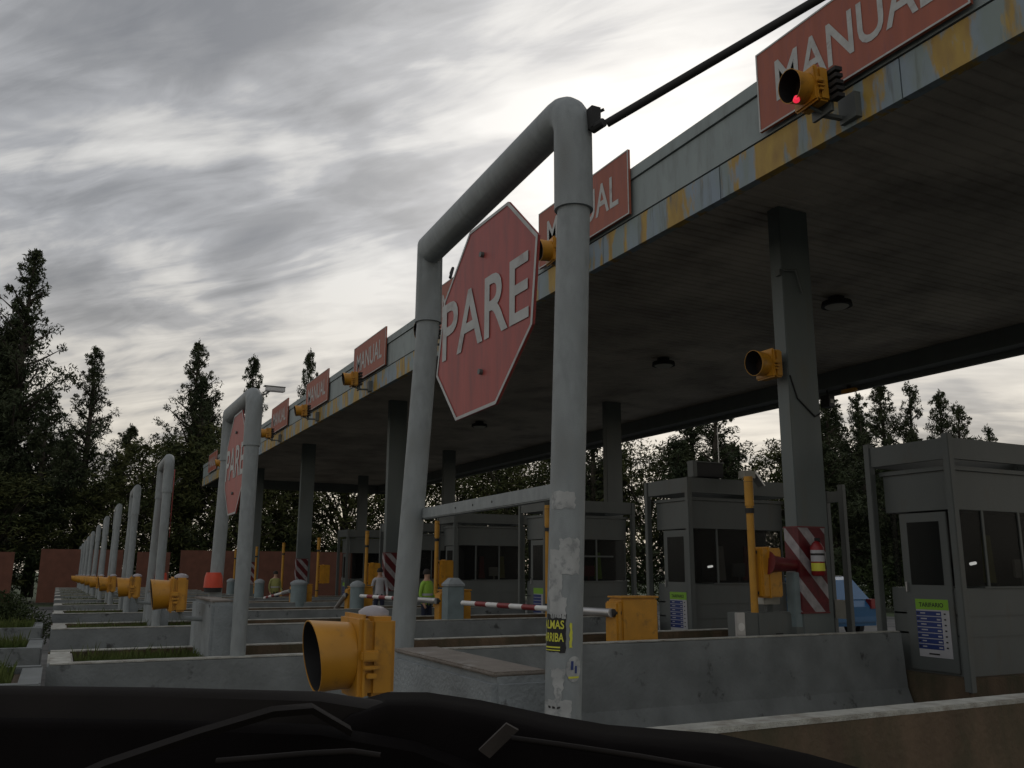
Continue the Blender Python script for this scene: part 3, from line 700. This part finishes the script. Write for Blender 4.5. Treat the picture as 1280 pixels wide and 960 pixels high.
# ------------------------------------------------------------------ booths
def booth(n):
    """local frame: near-right front guard post at origin, booth runs -X (width 1.38) and +Y"""
    x = -8.23 - 5.87 * (n - 1) if n > 1 else -8.23
    z0 = .18 - .045 * (n - 1); Ln = 3.6 if n == 1 else 2.7; W = 1.38
    lab = ['grey toll booth at the right edge with a price list on its door', 'grey toll booth with a black box and aerial on its guard frame', 'grey toll booth seen between the two posts of the near frame', 'grey toll booth just right of the leaning left post', 'small dark toll booth left of the leaning post', 'farthest small toll booth in the row', 'x'][n - 1]
    t = thing('toll_booth', lab, 'toll booth', (x, 11.1, z0), 'grey toll booths under the canopy')
    H = 3.28
    for (px_, py_) in ((0, 0), (-W, 0), (0, Ln), (-W, Ln)):
        MB().box(px_ - .055, px_ + .055, py_ - .055, py_ + .055, -.18, H + (.06 if n == 1 else 0), .01).build('guard_post', steel_m, t)
    f = MB(); zb, zt = H - .30, H
    f.box(-W + .056, -.056, -.03, .03, zb, zt).box(-W + .056, -.056, Ln - .03, Ln + .03, zb, zt)
    f.box(-.03, .03, .056, Ln - .056, zb, zt).box(-W - .03, -W + .03, .056, Ln - .056, zb, zt)
    f.build('guard_rail', steel_m, t)
    # body, inset
    bx0, bx1, by0, by1 = -W + .12, -.12, .14, Ln - .14
    MB().box(-W - .02, .02, -.05, Ln + .05, -.55, 0.0, .02).build('plinth', brown_m, t)
    MB().box(bx0 - .04, bx1 + .04, by0 - .04, by1 + .04, 2.84, 2.90).build('roof', steel_m, t)
    MB().box(bx0, bx1, by0, by1, 2.28, 2.838).build('upper_wall', steel_m, t)
    MB().box(bx0, bx1, by0, by1, .0, 1.18).build('lower_wall', steel_m, t)
    tr = MB()
    for zg in (.52, .80): tr.box(bx0 + .01, bx1 + .014, by0 - .0, by1 + .01, zg, zg + .025)
    tr.box(bx0, bx1 + .03, by0 + .5, by1 + .03, 1.181, 1.205); tr.build('trim_rail', steel_m, t)
    # black box put in as the booth's interior shade, then furnishings and glass
    MB().box(bx0 + .03, bx1 - .48, by0 + .45, by1 - .03, 1.182, 2.278).build('interior_shade_box', black_m, t)
    if n <= 5:
        rr = random.Random(n * 3)
        for kk in range(4):
            yy = by0 + .5 + kk * (by1 - by0 - .8) / 4 + rr.uniform(-.06, .06)
            mm_ = (steel_m, navycloth_m, olive_m, cream_m, vest_m, red_m)[rr.randrange(6)] if kk else black_m
            it = MB()
            if kk % 2 == 0: it.box(bx1 - .42, bx1 - .38, yy, yy + .38, 1.32, 1.60, .01).box(bx1 - .41, bx1 - .39, yy + .17, yy + .21, 1.18, 1.33)
            else: it.prism([(bx1 - .44, yy, 1.25), (bx1 - .44, yy + .22, 1.25), (bx1 - .44, yy + .17, 1.95), (bx1 - .44, yy + .05, 1.95)], (.06, 0, 0))
            it.build('screen' if kk % 2 == 0 else 'hanging_coat', mm_, t)
        MB().box(bx1 - .46, bx1 - .28, by0 + .06, by1 - .5, 1.16, 1.2).build('desk', steel_m, t)
        if n <= 2: MB().tube([(bx1 - .20, by0 + .55, 1.52), (bx1 - .20, by0 + .66, 1.535)], .022, 10).build('window_glint_disc', glint_m, t, 50)  # glowing disc added as a white glint in the window
    gl = MB()
    gl.box(bx1 - .028, bx1 - .02, by0 + .06, by1 - .06, 1.21, 2.275); w_ = gl.build('side_window', glass_m, t)
    mu = MB()
    yy = by0
    for yy in (by0, by0 + .62, by0 + 1.45, by1 - .06): MB().box(bx1 - .025, bx1 - .002, yy, yy + .045, 1.206, 2.279).build('mullion', steel_m, w_)
    if n == 3:
        MB().box(bx1 - .02, bx1 + .002, by0 + .62, by0 + 2.0, 1.82, 1.86).build('sliding_sash', steel_m, w_)
    # front: door with glass, narrow sidelight
    MB().box(bx0 + .07, bx0 + .17, by0 - .006, by0 + .02, 1.2, 2.27).build('sidelight', glass_m, t)
    d = MB().box(bx0 + .25, bx1 - .10, by0 - .03, by0 - .003, .03, 2.25, .006).build('door', steel_m, t)
    MB().box(bx0 + .38, bx1 - .22, by0 - .036, by0 - .031, 1.22, 2.12).build('pane', glass_m, d)
    MB().box(bx0 + .30, bx0 + .32, by0 - .07, by0 - .031, 1.12, 1.26, .004).build('handle', alu_m, d)
    p0 = by0 - .038
    q = MB().box(bx0 + .42, bx1 - .18, by0 - .0375, by0 - .0315, .22, 1.02).build('price_list', whitecloth_m, d)
    q['label'] = 'white price list with lime green heading'
    xa, xb = bx0 + .42, bx1 - .18
    MB().box(xa, xb - .02, p0 - .002, p0 - .0005, .87, 1.02).build('heading', green_m, q) if False else None
    wq = xb - xa
    for (za, zb2, m__, x_0, x_1) in [(.875, 1.02, green_m, xa, xb)] + [(.855 - .077 * (k + 1) + .012, .855 - .077 * k, navy_m, xa, xa + wq * .76) for k in range(7)]:
        MB().box(x_0, x_1, p0 - .0025, p0 - .001, za, zb2).build('printed_band', m__, d).parent = d
    if n <= 2:
        text_mesh('lettering', 'TARIFARIO', .062, wq * .74, d, black_m, (xa + wq * .11, p0 - .0025, .912), (1, 0, 0), (0, 0, 1), bold=.02, depth=.002)
        lines = MB(); rr = random.Random(3)
        for k in range(7):
            zc = .855 - .077 * k - .038
            lines.box(xa + wq * .13, xa + wq * (.25 + .12 * rr.random()), p0 - .0042, p0 - .003, zc, zc + .016)
            lines.box(xa + wq * .62, xa + wq * .73, p0 - .0042, p0 - .003, zc - .008, zc + .012)
        lines.build('price_text', whitecloth_m, d)
        dk = MB()
        for k in range(7):
            zc = .855 - .077 * k - .042; dk.box(xa + wq * .84, xa + wq * .90, p0 - .0042, p0 - .003, zc, zc + .02)
            dk.box(xa + wq * .03, xa + wq * .08, p0 - .0042, p0 - .003, zc, zc + .02)
        dk.box(xa + wq * .3, xa + wq * .62, p0 - .0042, p0 - .003, .255, .275)
        dk.build('price_mark', black_m, d)
    return t
for n in range(1, 7): booth(n)
t = thing('monitor_box', 'black open box on top of the second booth guard frame', 'equipment box', (-14.08, 11.16, 3.42))
MB().box(-.10, .10, .0, .10, 0, .33, .01).build('post_head', steel_m, t); MB().box(-.25, .06, .12, .80, .02, .30, .01).build('box', black_m, t); MB().box(-.25, .07, .10, .82, .305, .325).build('lid', steel_m, t)
t = thing('aerial', 'thin pale aerial rod standing behind the black box', 'aerial', (-14.2, 12.0, 3.40)); MB().tube([(0, 0, 0), (0, 0, .35)], .022, 8).tube([(0, 0, .35), (0, 0, 1.1)], .010, 8).build('rod', alu_m, t)
t = thing('floodlight', 'small cream floodlight right of the tall amber post', 'floodlight', (-13.6, 12.2, 3.35)); MB().box(-.1, .1, -.14, .14, 0.05, .2, .01).build('housing', cream_m, t); MB().box(-.02, .02, -.02, .02, -.25, .05).build('stem', steel_m, t); MB().prism([(.1, .16, .2), (.1, .38, -.08), (.1, .36, -.10), (.1, .12, .17)], (-.2, 0, 0)).build('hood', alu_m, t)
# sockets and frame legs right of the striped column
t = thing('guard_portal', 'slim grey posts with a crosspiece just right of the striped column', 'guard frame', (-14.92, 15.6, 0))
MB().box(0, .13, 0, .12, -.4, 3.38, .01).build('post', steel_m, t); MB().box(.46, .60, 0.0, .12, -.4, 3.50, .01).build('post', steel_m, t); MB().box(.131, .459, .02, .1, 3.12, 3.36).build('crosspiece', steel_m, t)
MB().box(.132, .458, .03, .09, .55, .95).build('lower_panel', cream_m, t)
# hanging camera under the rear edge
t = thing('hanging_sensor', 'small black box hanging under the rear canopy edge', 'sensor', (-18.0, 19.3, 6.6)); MB().box(-.16, .16, -.12, .12, -.42, -.08, .01).build('body', black_m, t); MB().tube([(0, 0, -.08), (0, 0, .1)], .02, 8).build('stem', dark_m, t)
MB().box(.161, .168, -.06, .06, -.32, -.2).build('lens', cream_m, t)
t = thing('rear_lamp', 'amber lamp under the rear canopy edge', 'signal lamp', (-17.2, 19.3, 6.5)); MB().box(-.25, .25, -.07, .07, -.03, .08, .02).build('body', yellow_m, t); MB().box(-.04, .04, -.04, .04, .1, .3).build('stem', dark_m, t)

# ------------------------------------------------------------------ blue car beyond the lanes
t = thing('parked_car', 'blue hatchback seen from the side between the booths', 'car', (-20.3, 22.3, gz(-20) - .34)); t.scale = (1.1, 1.1, 1.29)
# side profile in XZ, car length along X, rear at +X
def prof_car(y, inset=0.0): pass
low = [(-4.0, .30), (-4.05, .62), (-3.2, .88), (-.15, .92), (.02, .75), (.0, .30)]
body = MB(); rings = []
for yy, k in ((-.82, .97), (-.78, 1), (.78, 1), (.82, .97)): rings.append([Vector((px_ * 1.0, yy, .30 + (pz_ - .30) * k)) for px_, pz_ in low])
body.loft(rings); body.build('body', blue_m, t)
rf = [(-3.15, .88), (-2.35, 1.42), (-.95, 1.46), (-.62, 1.38), (-.12, .92)]
cab = MB(); cab.loft([[Vector((px_, yy * (1 - .13 * (pz_ - .88) / .55), pz_)) for px_, pz_ in rf] for yy in (-.76, .76)]); cab.build('cabin', blue_m, t)
cab = MB()
for s_ in (-1, 1):
    wp = [(-2.85, .95), (-2.25, 1.34), (-1.0, 1.37), (-.72, 1.30), (-.42, .98)]
    pts = [Vector((px_, s_ * (.765 * (1 - .13 * (pz_ - .88) / .55) + .004), pz_)) for px_, pz_ in wp]
    vs = [cab.bm.verts.new(p) for p in pts]; cab.bm.faces.new(vs)
cab.build('window', glass_m, t)
MB().box(-2.2, -.95, -.6, .6, 1.465, 1.475).build('roof_rail', alu_m, t)
for wx in (-3.25, -.75):
    for s_ in (-.74, .74):
        wl = MB().tube([(wx, s_ - .09, .31), (wx, s_ + .09, .31)], .31, 22).build('wheel', black_m, t, 40)
        MB().tube([(wx, s_ - .095, .31), (wx, s_ + .095, .31)], .18, 18).build('rim', alu_m, wl, 40)
for s_ in (-.7, .7): MB().box(-.13, .06, s_ - .11, s_ + .11, .70, .93, .02).build('tail_light', red_m, t)
MB().box(.0, .06, -.8, .8, .38, .52, .02).build('bumper', blue_m, t)

# ------------------------------------------------------------------ people
def person(loc, lab, rz, h=1.72, top=vest_m, legs=navycloth_m, arm=0.15, vest=True):
    t = thing('person', lab, 'person', loc, rz=rz)
    k = h / 1.72
    V = [(0, 0, .95), (0, 0, 1.12), (0, 0, 1.32), (0, 0, 1.44), (0, 0, 1.52), (0, .01, 1.62), (0, 0, 1.70),
         (.09, 0, .90), (.11, .02, .50), (.11, 0, .09), (.12, .13, .03), (-.09, 0, .90), (-.10, .03, .50), (-.11, -.04, .09), (-.12, .10, .03),
         (.17, 0, 1.40), (.23, -.02, 1.13), (.20, .10, .90), (.19, .14, .82), (-.17, 0, 1.40), (-.23, -.02, 1.13), (-.20, .10 + arm, .95), (-.18, .16 + arm, .90)]
    E_ = [(0, 1), (1, 2), (2, 3), (3, 4), (4, 5), (5, 6), (0, 7), (7, 8), (8, 9), (9, 10), (0, 11), (11, 12), (12, 13), (13, 14), (3, 15), (15, 16), (16, 17), (17, 18), (3, 19), (19, 20), (20, 21), (21, 22)]
    Rr = [(.13, .10), (.13, .10), (.15, .11), (.10, .08), (.055, .055), (.08, .095), (.06, .07), (.085, .085), (.06, .06), (.04, .04), (.035, .03), (.085, .085), (.06, .06), (.04, .04), (.035, .03),
          (.06, .06), (.042, .042), (.033, .033), (.03, .02), (.06, .06), (.042, .042), (.033, .033), (.03, .02)]
    me = bpy.data.meshes.new('body'); me.from_pydata([tuple(c * k for c in v) for v in V], E_, [])
    o = bpy.data.objects.new('tmp', me); C.objects.link(o)
    md = o.modifiers.new('s', 'SKIN'); md.use_smooth_shade = True
    for i, r in enumerate(Rr): me.skin_vertices[0].data[i].radius = (r[0] * k, r[1] * k)
    me.skin_vertices[0].data[0].use_root = True
    sb = o.modifiers.new('u', 'SUBSURF'); sb.levels = 1; sb.render_levels = 1
    bpy.context.view_layer.update()
    me2 = bpy.data.meshes.new_from_object(o.evaluated_get(bpy.context.evaluated_depsgraph_get())); bpy.data.objects.remove(o)
    me2.materials.clear(); me2.materials.append(skin_m); me2.materials.append(legs); me2.materials.append(top)
    for p in me2.polygons:
        c = p.center; z = c.z / k
        if z < .95 and abs(c.x) < .185 * k: p.material_index = 1
        elif z < 1.46 and z > .88 and not (abs(c.x) > .15 * k and z < .97): p.material_index = 2
        p.use_smooth = True
    b_ = bpy.data.objects.new('body', me2); C.objects.link(b_); b_.parent = t
    hr = MB(); hr.loft([[Vector((math.cos(a_) * r * k, math.sin(a_) * r * k - .01, z * k)) for a_ in [q * math.pi / 6 for q in range(12)]] for z, r in ((1.62, .093), (1.68, .092), (1.735, .06), (1.75, .02))])
    hr.build('hair', hair_m, t, 60)
    if vest:
        v = MB(); v.loft([[Vector((math.cos(a_) * rx * k, math.sin(a_) * ry * k, z * k)) for a_ in [q * math.pi / 8 for q in range(16)]] for z, rx, ry in ((.98, .165, .135), (1.15, .165, .135), (1.34, .18, .14), (1.43, .12, .10))], cap=False); v.build('vest', top, t, 60)
        v = MB(); v.loft([[Vector((math.cos(a_) * rx * k, math.sin(a_) * ry * k, z * k)) for a_ in [q * math.pi / 8 for q in range(16)]] for z, rx, ry in ((1.12, .170, .140), (1.17, .171, .141))], cap=False); v.build('reflective_band', whitecloth_m, t, 60)
    return t
person((-20.3, 8.0, gz(-20) - .02), 'person in a lime hi-vis vest beside an amber post', R_(-60))
person((-24.9, 8.35, gz(-25) + .1), 'person in a white top standing by the distant striped column', R_(-100), 1.66, whitecloth_m, navycloth_m, vest=False)
person((-33.2, 7.15, gz(-33) + .05), 'distant person in a khaki vest near the left amber posts', R_(-80), 1.66, olive_m, navycloth_m)

# ------------------------------------------------------------------ far walls and hedge
t = tag(MB().box(-66.3, -66, -30, -2.55, -.7, 2.5).build('boundary_wall', brick_m), 'terracotta wall piece cut by the left edge', 'wall')
t = tag(MB().box(-66.3, -66, -1.05, 3.9, -.7, 2.72).build('boundary_wall', brick_m), 'terracotta wall behind the far lamps and frames', 'wall')
t = tag(MB().box(-66.3, -66, 4.8, 6.9, -.7, 2.6).build('boundary_wall', brick_m), 'short terracotta wall piece right of the gap in the wall', 'wall')
t = tag(MB().box(-66.3, -66, 7.6, 22, -.7, 2.75).build('boundary_wall', brick_m), 'terracotta wall seen between the second frame posts', 'wall')

def leaf_cloud(v, f, rnd, c, r, k, size, squash=(1, 1, 1), drop=0.0):
    for _ in range(k):
        while True:
            p = Vector((rnd.uniform(-1, 1), rnd.uniform(-1, 1), rnd.uniform(-1, 1)))
            if p.length < 1: break
        p = c + Vector((p.x * r * squash[0], p.y * r * squash[1], p.z * r * squash[2]))
        d = Vector((rnd.gauss(0, 1), rnd.gauss(0, 1), rnd.gauss(0, 1) - drop)).normalized(); e = d.cross(Vector((rnd.gauss(0, 1), rnd.gauss(0, 1), rnd.gauss(0, 1)))).normalized()
        s = size * rnd.uniform(.6, 1.4); i = len(v)
        v += [tuple(p - d * s), tuple(p + e * s * .26), tuple(p + d * s), tuple(p - e * s * .26)]
        f.append((i, i + 1, i + 2, i + 3))
# rounded hedge
v, f = [], []; rnd = random.Random(11)
for _ in range(120):
    a_ = rnd.uniform(0, 6.28); q = rnd.random() ** .5
    leaf_cloud(v, f, rnd, Vector((math.cos(a_) * q * .9, math.sin(a_) * q * 1.5, .85 * math.sqrt(max(0, 1 - q * q * .7)) * (.3 + .7 * rnd.random()) + .0)), .30, 240, .04)
me = bpy.data.meshes.new('foliage'); me.from_pydata(v, [], f); me.materials.append(hedge_m)
t = thing('hedge', 'dark rounded hedge at the left edge beyond the planters', 'hedge', (-19.3, -1.55, gz(-19) + .25))
o = bpy.data.objects.new('foliage', me); C.objects.link(o); o.parent = t; 
MB().tube([(0, -.4, -.3), (.1, -.4, .5)], [.05, .02], 8).tube([(0, .5, -.3), (-.1, .5, .5)], [.05, .02], 8).tube([(0, 0, -.3), (0, .1, .6)], [.05, .02], 8).build('stem', bark_m, t)

# ------------------------------------------------------------------ trees
def casuarina(seed, H, spread, low=.08, tops=1, nb=120, dens=80):
    """conical needle tree: ascending limbs carrying drooping tufts"""
    rnd = random.Random(seed); v, f = [], []; wood = MB()
    leaders = [(0, 0, 0, H)] + [(rnd.uniform(-.09, .09) * H, rnd.uniform(-.09, .09) * H, .25 * H, H * rnd.uniform(.66, .88)) for _ in range(tops - 1)]
    for li, (lx, ly, lz, hh) in enumerate(leaders):
        base = Vector((0, 0, lz)); 
        pts = [base, Vector((lx * .7, ly * .7, lz + (hh - lz) * .35)), Vector((lx, ly, lz + (hh - lz) * .7)), Vector((lx + rnd.uniform(-.01, .01) * H, ly, hh))]
        wood.tube(pts, [.018 * H * (1 if li == 0 else .6), .012 * H * (1 if li == 0 else .6), .006 * H, .001 * H], 8)
        def axis(t_):
            t_ = min(.9999, max(0, t_)) * 3; i = int(t_); return pts[i].lerp(pts[i + 1], t_ - i)
        n_b = nb if li == 0 else nb // 2
        for b_ in range(n_b):
            fr = low + (1 - low) * (b_ + rnd.random()) / n_b
            if fr > .985: continue
            p = axis(fr); az = rnd.uniform(0, 6.283)
            ln = spread * ((1 - fr) ** .8) * rnd.uniform(.35, 1.12) * (1 if li == 0 else .62) + .12
            if rnd.random() < .08: ln *= 1.25
            el = R_(rnd.uniform(12, 48) + 32 * fr); d = Vector((math.cos(az) * math.cos(el), math.sin(az) * math.cos(el), math.sin(el)))
            tip = p + d * ln
            if ln > .8 and b_ % 2 == 0: wood.tube([p, p.lerp(tip, .5) + Vector((0, 0, -.05 * ln)), tip], [.004 * H, .0025 * H, .0006 * H], 5)
            k = max(2, int(ln / .55))
            for q in range(1, k + 1):
                c = p.lerp(tip, q / k) + Vector((rnd.uniform(-.2, .2), rnd.uniform(-.2, .2), rnd.uniform(-.15, .15)))
                leaf_cloud(v, f, rnd, c, rnd.uniform(.28, .62) * (1.0 - .68 * fr), int(dens / 2.3 * rnd.uniform(.5, 1.3)), .15 * (1 - .35 * fr), (.9, .9, 1.35), drop=-1.2)
        leaf_cloud(v, f, rnd, pts[3] + Vector((0, 0, -.45)), .5, 70, .10, (.22, .22, 1.9), drop=-2)
    return v, f, wood
def broad(seed, H, spread, clumps=210, dens=70):
    rnd = random.Random(seed); v, f = [], []; wood = MB()
    top = Vector((rnd.uniform(-.4, .4), rnd.uniform(-.4, .4), H * .75))
    wood.tube([(0, 0, 0), (.1, .05, H * .3), top], [.02 * H, .014 * H, .004 * H], 8)
    for _ in range(clumps):
        az = rnd.uniform(0, 6.283); z = rnd.uniform(.10, 1.0) * H; rr = spread * math.sqrt(max(.03, 1 - ((z / H - .5) / .56) ** 2)) * rnd.uniform(.25, 1.05)
        c = Vector((math.cos(az) * rr, math.sin(az) * rr, z))
        if _ % 4 == 0: wood.tube([(0, 0, z * .55), c * .6 + Vector((0, 0, z * .28)), c], [.006 * H, .004 * H, .001 * H], 5)
        leaf_cloud(v, f, rnd, c, rnd.uniform(.5, 1.1), int(dens * rnd.uniform(.6, 1.3)), .165, (1, 1, .8), drop=-.3)
    return v, f, wood
def tree_proto(kind, name, seed, H, spread, m_, **kw):
    v, f, wood = (casuarina if kind == 'c' else broad)(seed, H, spread, **kw)
    t = thing(name, '-', 'tree', (0, 0, -500))
    me = bpy.data.meshes.new('crown'); me.from_pydata(v, [], f); me.materials.append(m_)
    o = bpy.data.objects.new('crown', me); C.objects.link(o); o.parent = t
    wood.build('trunk', bark_m, t); t['height'] = H
    return t
pc = [tree_proto('c', 'casuarina_tree', 1, 20, 5.0, leaf_a, tops=3, nb=210), tree_proto('c', 'casuarina_tree', 2, 20, 3.9, leaf_a, tops=2, nb=190), tree_proto('c', 'casuarina_tree', 3, 16, 3.2, leaf_a, tops=1, nb=160), tree_proto('c', 'casuarina_tree', 4, 16, 4.0, leaf_a, tops=3, nb=130)]
pb = [tree_proto('b', 'leafy_tree', 5, 12, 4.0, leaf_b), tree_proto('b', 'leafy_tree', 6, 12, 3.6, leaf_b, clumps=180)]
used = set()
def place(p, x, y, ztop, lab, fat=1.0, rz=None, grp=None):
    zb = gz(max(x, -80)); s = (ztop - zb) / p['height']
    loc = (x, y, zb); rz = rz if rz is not None else random.uniform(0, 6.28)
    if p.name not in used:
        used.add(p.name); p.location = loc; p['label'] = lab; p.rotation_euler[2] = rz; p.scale = (s * fat, s * fat, s); o = p
    else: o = copy_tree(p, loc, lab, rz, (s * fat, s * fat, s))
    if grp: o['group'] = grp
    return o
G1 = 'tall casuarinas beyond the left end of the plaza'; G2 = 'casuarinas behind the booths on the right'; G3 = 'leafy trees behind the toll booths'
place(pc[0], -80, -4.3, 27.2, 'tallest casuarina with a pointed top, near the left edge', 1.4, 1.0, G1)
place(pc[1], -78, -8.2, 25.0, 'tall casuarina cut by the left edge', 1.5, 2.0, G1)
place(pc[1], -80, 1.2, 19.6, 'slim twin-topped casuarina between the tallest one and the sky gap', 1.45, .4, G1)
place(pc[0], -76, 8.9, 20.1, 'wide casuarina above the far end of the canopy', 1.4, 4.0, G1)
place(pc[2], -76, 13.5, 19.3, 'narrow casuarina tip rising behind the second frame', 1.0, 2.2, G1)
place(pc[2], -76, 18.2, 20.4, 'lone narrow casuarina tip above the small canopy signs', .8, 5.0, G1)
place(pc[3], -74, -1.8, 14.5, 'low dark casuarina in front of the tallest one', 1.6, 3.0, G1)
place(pc[3], -73, -6.5, 15.0, 'bushy casuarina at the foot of the left edge trees', 1.7, .3, G1)
place(pb[0], -74, 3.5, 8.4, 'low leafy tree left of the first far frames', 1.5, 1.0, G1)
place(pb[1], -73, 6.3, 11.2, 'leafy tree right behind the far frames', 1.3, 2.0, G1)
place(pb[0], -73, 11.5, 12.5, 'leafy tree behind the second frame posts', 1.3, 3.3, G1)
place(pb[1], -72, -4, 8, 'dark bush tree above the terracotta wall', 1.8, 4.0, G1)
place(pb[0], -72, -9, 9, 'dark bush tree at the left edge above the wall', 1.8, 5.0, G1)
place(pb[1], -76, 16.5, 12, 'leafy tree under the far canopy corner', 1.5, .6, G1)
place(pb[0], -76, 22, 13, 'leafy tree behind the distant striped column', 1.4, 1.6, G1)
place(pb[1], -75, 28, 13.5, 'leafy tree behind the far booths', 1.4, 2.6, G1)
# right-hand row
RR = [(-51.7, 55, 15.5, 2, 1.5), (-49.2, 56, 15.4, 3, 1.2), (-46.0, 55, 15.6, 2, 1.6), (-43.6, 55, 15.1, 3, 1.2), (-41.9, 56, 14.3, 2, 1.4), (-39.8, 55, 12.9, 3, 1.5), (-47.5, 52, 13.2, 3, 1.5), (-44.6, 51, 12.9, 3, 1.6), (-37.0, 54, 10.9, 3, 1.1), (-34.0, 54, 9.5, 3, 1.1), (-41.5, 50, 10.6, 3, 1.1), (-50.5, 50, 12.5, 3, 1.0), (-54.5, 54, 15.0, 2, 1.0)]
rl = ['first', 'second', 'third', 'fourth', 'fifth', 'sixth', 'seventh', 'eighth', 'ninth', 'tenth', 'eleventh', 'twelfth', 'thirteenth']
order = sorted(range(len(RR)), key=lambda i: RR[i][0] / RR[i][1])
for i, (x, y, zt, k, fat) in enumerate(RR): place(pc[k], x, y, zt, 'casuarina %s from the left in the row beside the nearest column' % rl[order.index(i)], fat, None, G2)
# leafy belt behind the booths
LB = []
rnd = random.Random(21)
for i in range(24):
    t_ = i / 23; ang = -4.3 + t_ * 3.15             # x / y ratio along the belt
    y = 40 - 6 * math.sin(t_ * 3); x = ang * y * .55 - 14
    LB.append((x, y))
belt = []
for i in range(15):
    t_ = i / 14.0; x = -74 + t_ * 48; y = 33 + t_ * 12 + rnd.uniform(-1.5, 1.5)
    belt.append((x, y, rnd.uniform(10.5, 12.5) if x / y < -1.15 else (9.5 if x / y < -.9 else 6.0)))
bl = ['first', 'second', 'third', 'fourth', 'fifth', 'sixth', 'seventh', 'eighth', 'ninth', 'tenth', 'eleventh', 'twelfth', 'thirteenth', 'fourteenth', 'last']
for i, (x, y, zt) in enumerate(belt):
    con = x / y > -1.9 and i % 3 != 0
    place(pc[3] if con else pb[i % 2], x, y, zt * ((1.28 if con else 1.02) if x / y > -1.9 else 1), '%s tree %s from the left in the belt behind the booths' % ('feathery' if con else 'leafy', bl[i]), 1.9 if con else 1.15, None, G3)
# low undergrowth closing the view under the crowns
def under(name, pts, lab, k):
    v, f = [], []; rnd = random.Random(31)
    for (x0, y0, x1, y1, h) in pts:
        n_ = int(math.hypot(x1 - x0, y1 - y0) * k)
        for _ in range(n_):
            q = rnd.random(); c = Vector((x0 + (x1 - x0) * q, y0 + (y1 - y0) * q, gz(max(-80, x0)) + rnd.uniform(.2, h)))
            leaf_cloud(v, f, rnd, c + Vector((rnd.uniform(-1, 1), rnd.uniform(-1, 1), 0)), .8, 26, .17, (1, 1, .8))
    me = bpy.data.meshes.new(name); me.from_pydata(v, [], f); me.materials.append(hedge_m)
    o = bpy.data.objects.new(name, me); C.objects.link(o); return tag(o, lab, 'undergrowth', kind='stuff')
under('undergrowth', [(-71, -14, -71, 30, 3.2), (-74, 31, -26, 43, 2.4), (-60, 50, -24, 50, 2.6)], 'dark tangled undergrowth below the trees', 11)

# ------------------------------------------------------------------ the car the picture is taken from: bonnet edge and dash
t = thing('own_car', 'black car interior trim along the bottom edge of the picture', 'car', (0, 0, 0))
sil = [(-1.02, -.28, 1.503), (-.9, -.034, 1.5), (-.838, .088, 1.499), (-.777, .211, 1.496), (-.765, .235, 1.492), (-.74, .284, 1.484), (-.71, .345, 1.462), (-.67, .43, 1.43)]
def strip(name, pts, wid, drop, m_, tilt=.0):
    rings = []
    for p in pts:
        p = Vector(p); o_ = Vector((p.x, p.y, 0)).normalized()
        rings.append([p + Vector((0, 0, 0)), p + o_ * wid * .5 + Vector((0, 0, -.004)), p + o_ * wid + Vector((0, 0, -drop * .5)), p + o_ * wid + Vector((0, 0, -drop)), p - o_ * .02 + Vector((0, 0, -drop)), p - o_ * .012 + Vector((0, 0, -.006 - tilt))])
    return MB().loft(rings).build(name, m_, t, 60)
strip('door_sill', sil, .07, .25, dash2_m)
strip('sill_cover', [(x * .93, y * .93, z - .017) for x, y, z in sil], .03, .25, dash_m)
hump = [(-.79, .10, 1.36), (-.775, .19, 1.455), (-.765, .235, 1.485), (-.75, .262, 1.4945), (-.735, .292, 1.4945), (-.717, .334, 1.487), (-.691, .39, 1.473), (-.672, .434, 1.464), (-.631, .521, 1.451), (-.6, .59, 1.433), (-.56, .68, 1.405), (-.5, .8, 1.36)]
hump = [(x, y, z - (.009 if y < .45 else .004)) for x, y, z in hump]
hump = [(x * .96, y * .96, 1.6 + (z - 1.6) * .96) for x, y, z in hump]
strip('dashboard', hump, .22, .4, dash_m, .004)
arc = [(-.50, -.06, 1.40), (-.56, .03, 1.452), (-.60, .10, 1.482), (-.63, .16, 1.502), (-.655, .2, 1.512)]
arc = [(-.64, -.03, 1.455), (-.67, .04, 1.476), (-.69, .10, 1.488), (-.705, .155, 1.4975), (-.705, .185, 1.498), (-.70, .215, 1.480)]
MB().loft([[Vector(p) + Vector(d_) for d_ in ((0, 0, 0), (.006, 0, -.003), (.003, 0, -.008), (-.006, 0, -.005))] for p in arc]).build('trim_line', dash2_m, t, 60)
MB().box(-.9, -.35, -.7, .9, 1.0, 1.27).build('lower_dash', dash_m, t)
pl = [(-.652, .303, 1.463), (-.639, .32, 1.483), (-.636, .329, 1.478), (-.649, .311, 1.457)]
MB().loft([[Vector(p) for p in pl], [Vector(p) * 1.012 - Vector((0, 0, .018)) for p in pl]]).build('reflection_plate', mat('grey_reflection_patch', (.030, .024, .020), .8, .2, 30), t)  # paper-like reflection on the dash, put in as a paler plate
MB().tube([(-.662, .11, 1.470), (-.648, .135, 1.4725), (-.632, .165, 1.4755), (-.619, .192, 1.477), (-.612, .21, 1.474)], .0022, 8).build('trim_line', dash2_m, t, 60)
MB().tube([(-.63, .32, 1.474), (-.609, .35, 1.4705), (-.583, .405, 1.462), (-.558, .46, 1.452), (-.53, .52, 1.44)], .0022, 8).build('seam_line', dash2_m, t, 60)

# ------------------------------------------------------------------ tidy: unused prototypes
for p in pc + pb:
    if p.name not in used:
        for k_ in kids(p): bpy.data.objects.remove(k_)
        bpy.data.objects.remove(p)
for o in bpy.data.objects:
    if 'height' in o: del o['height']
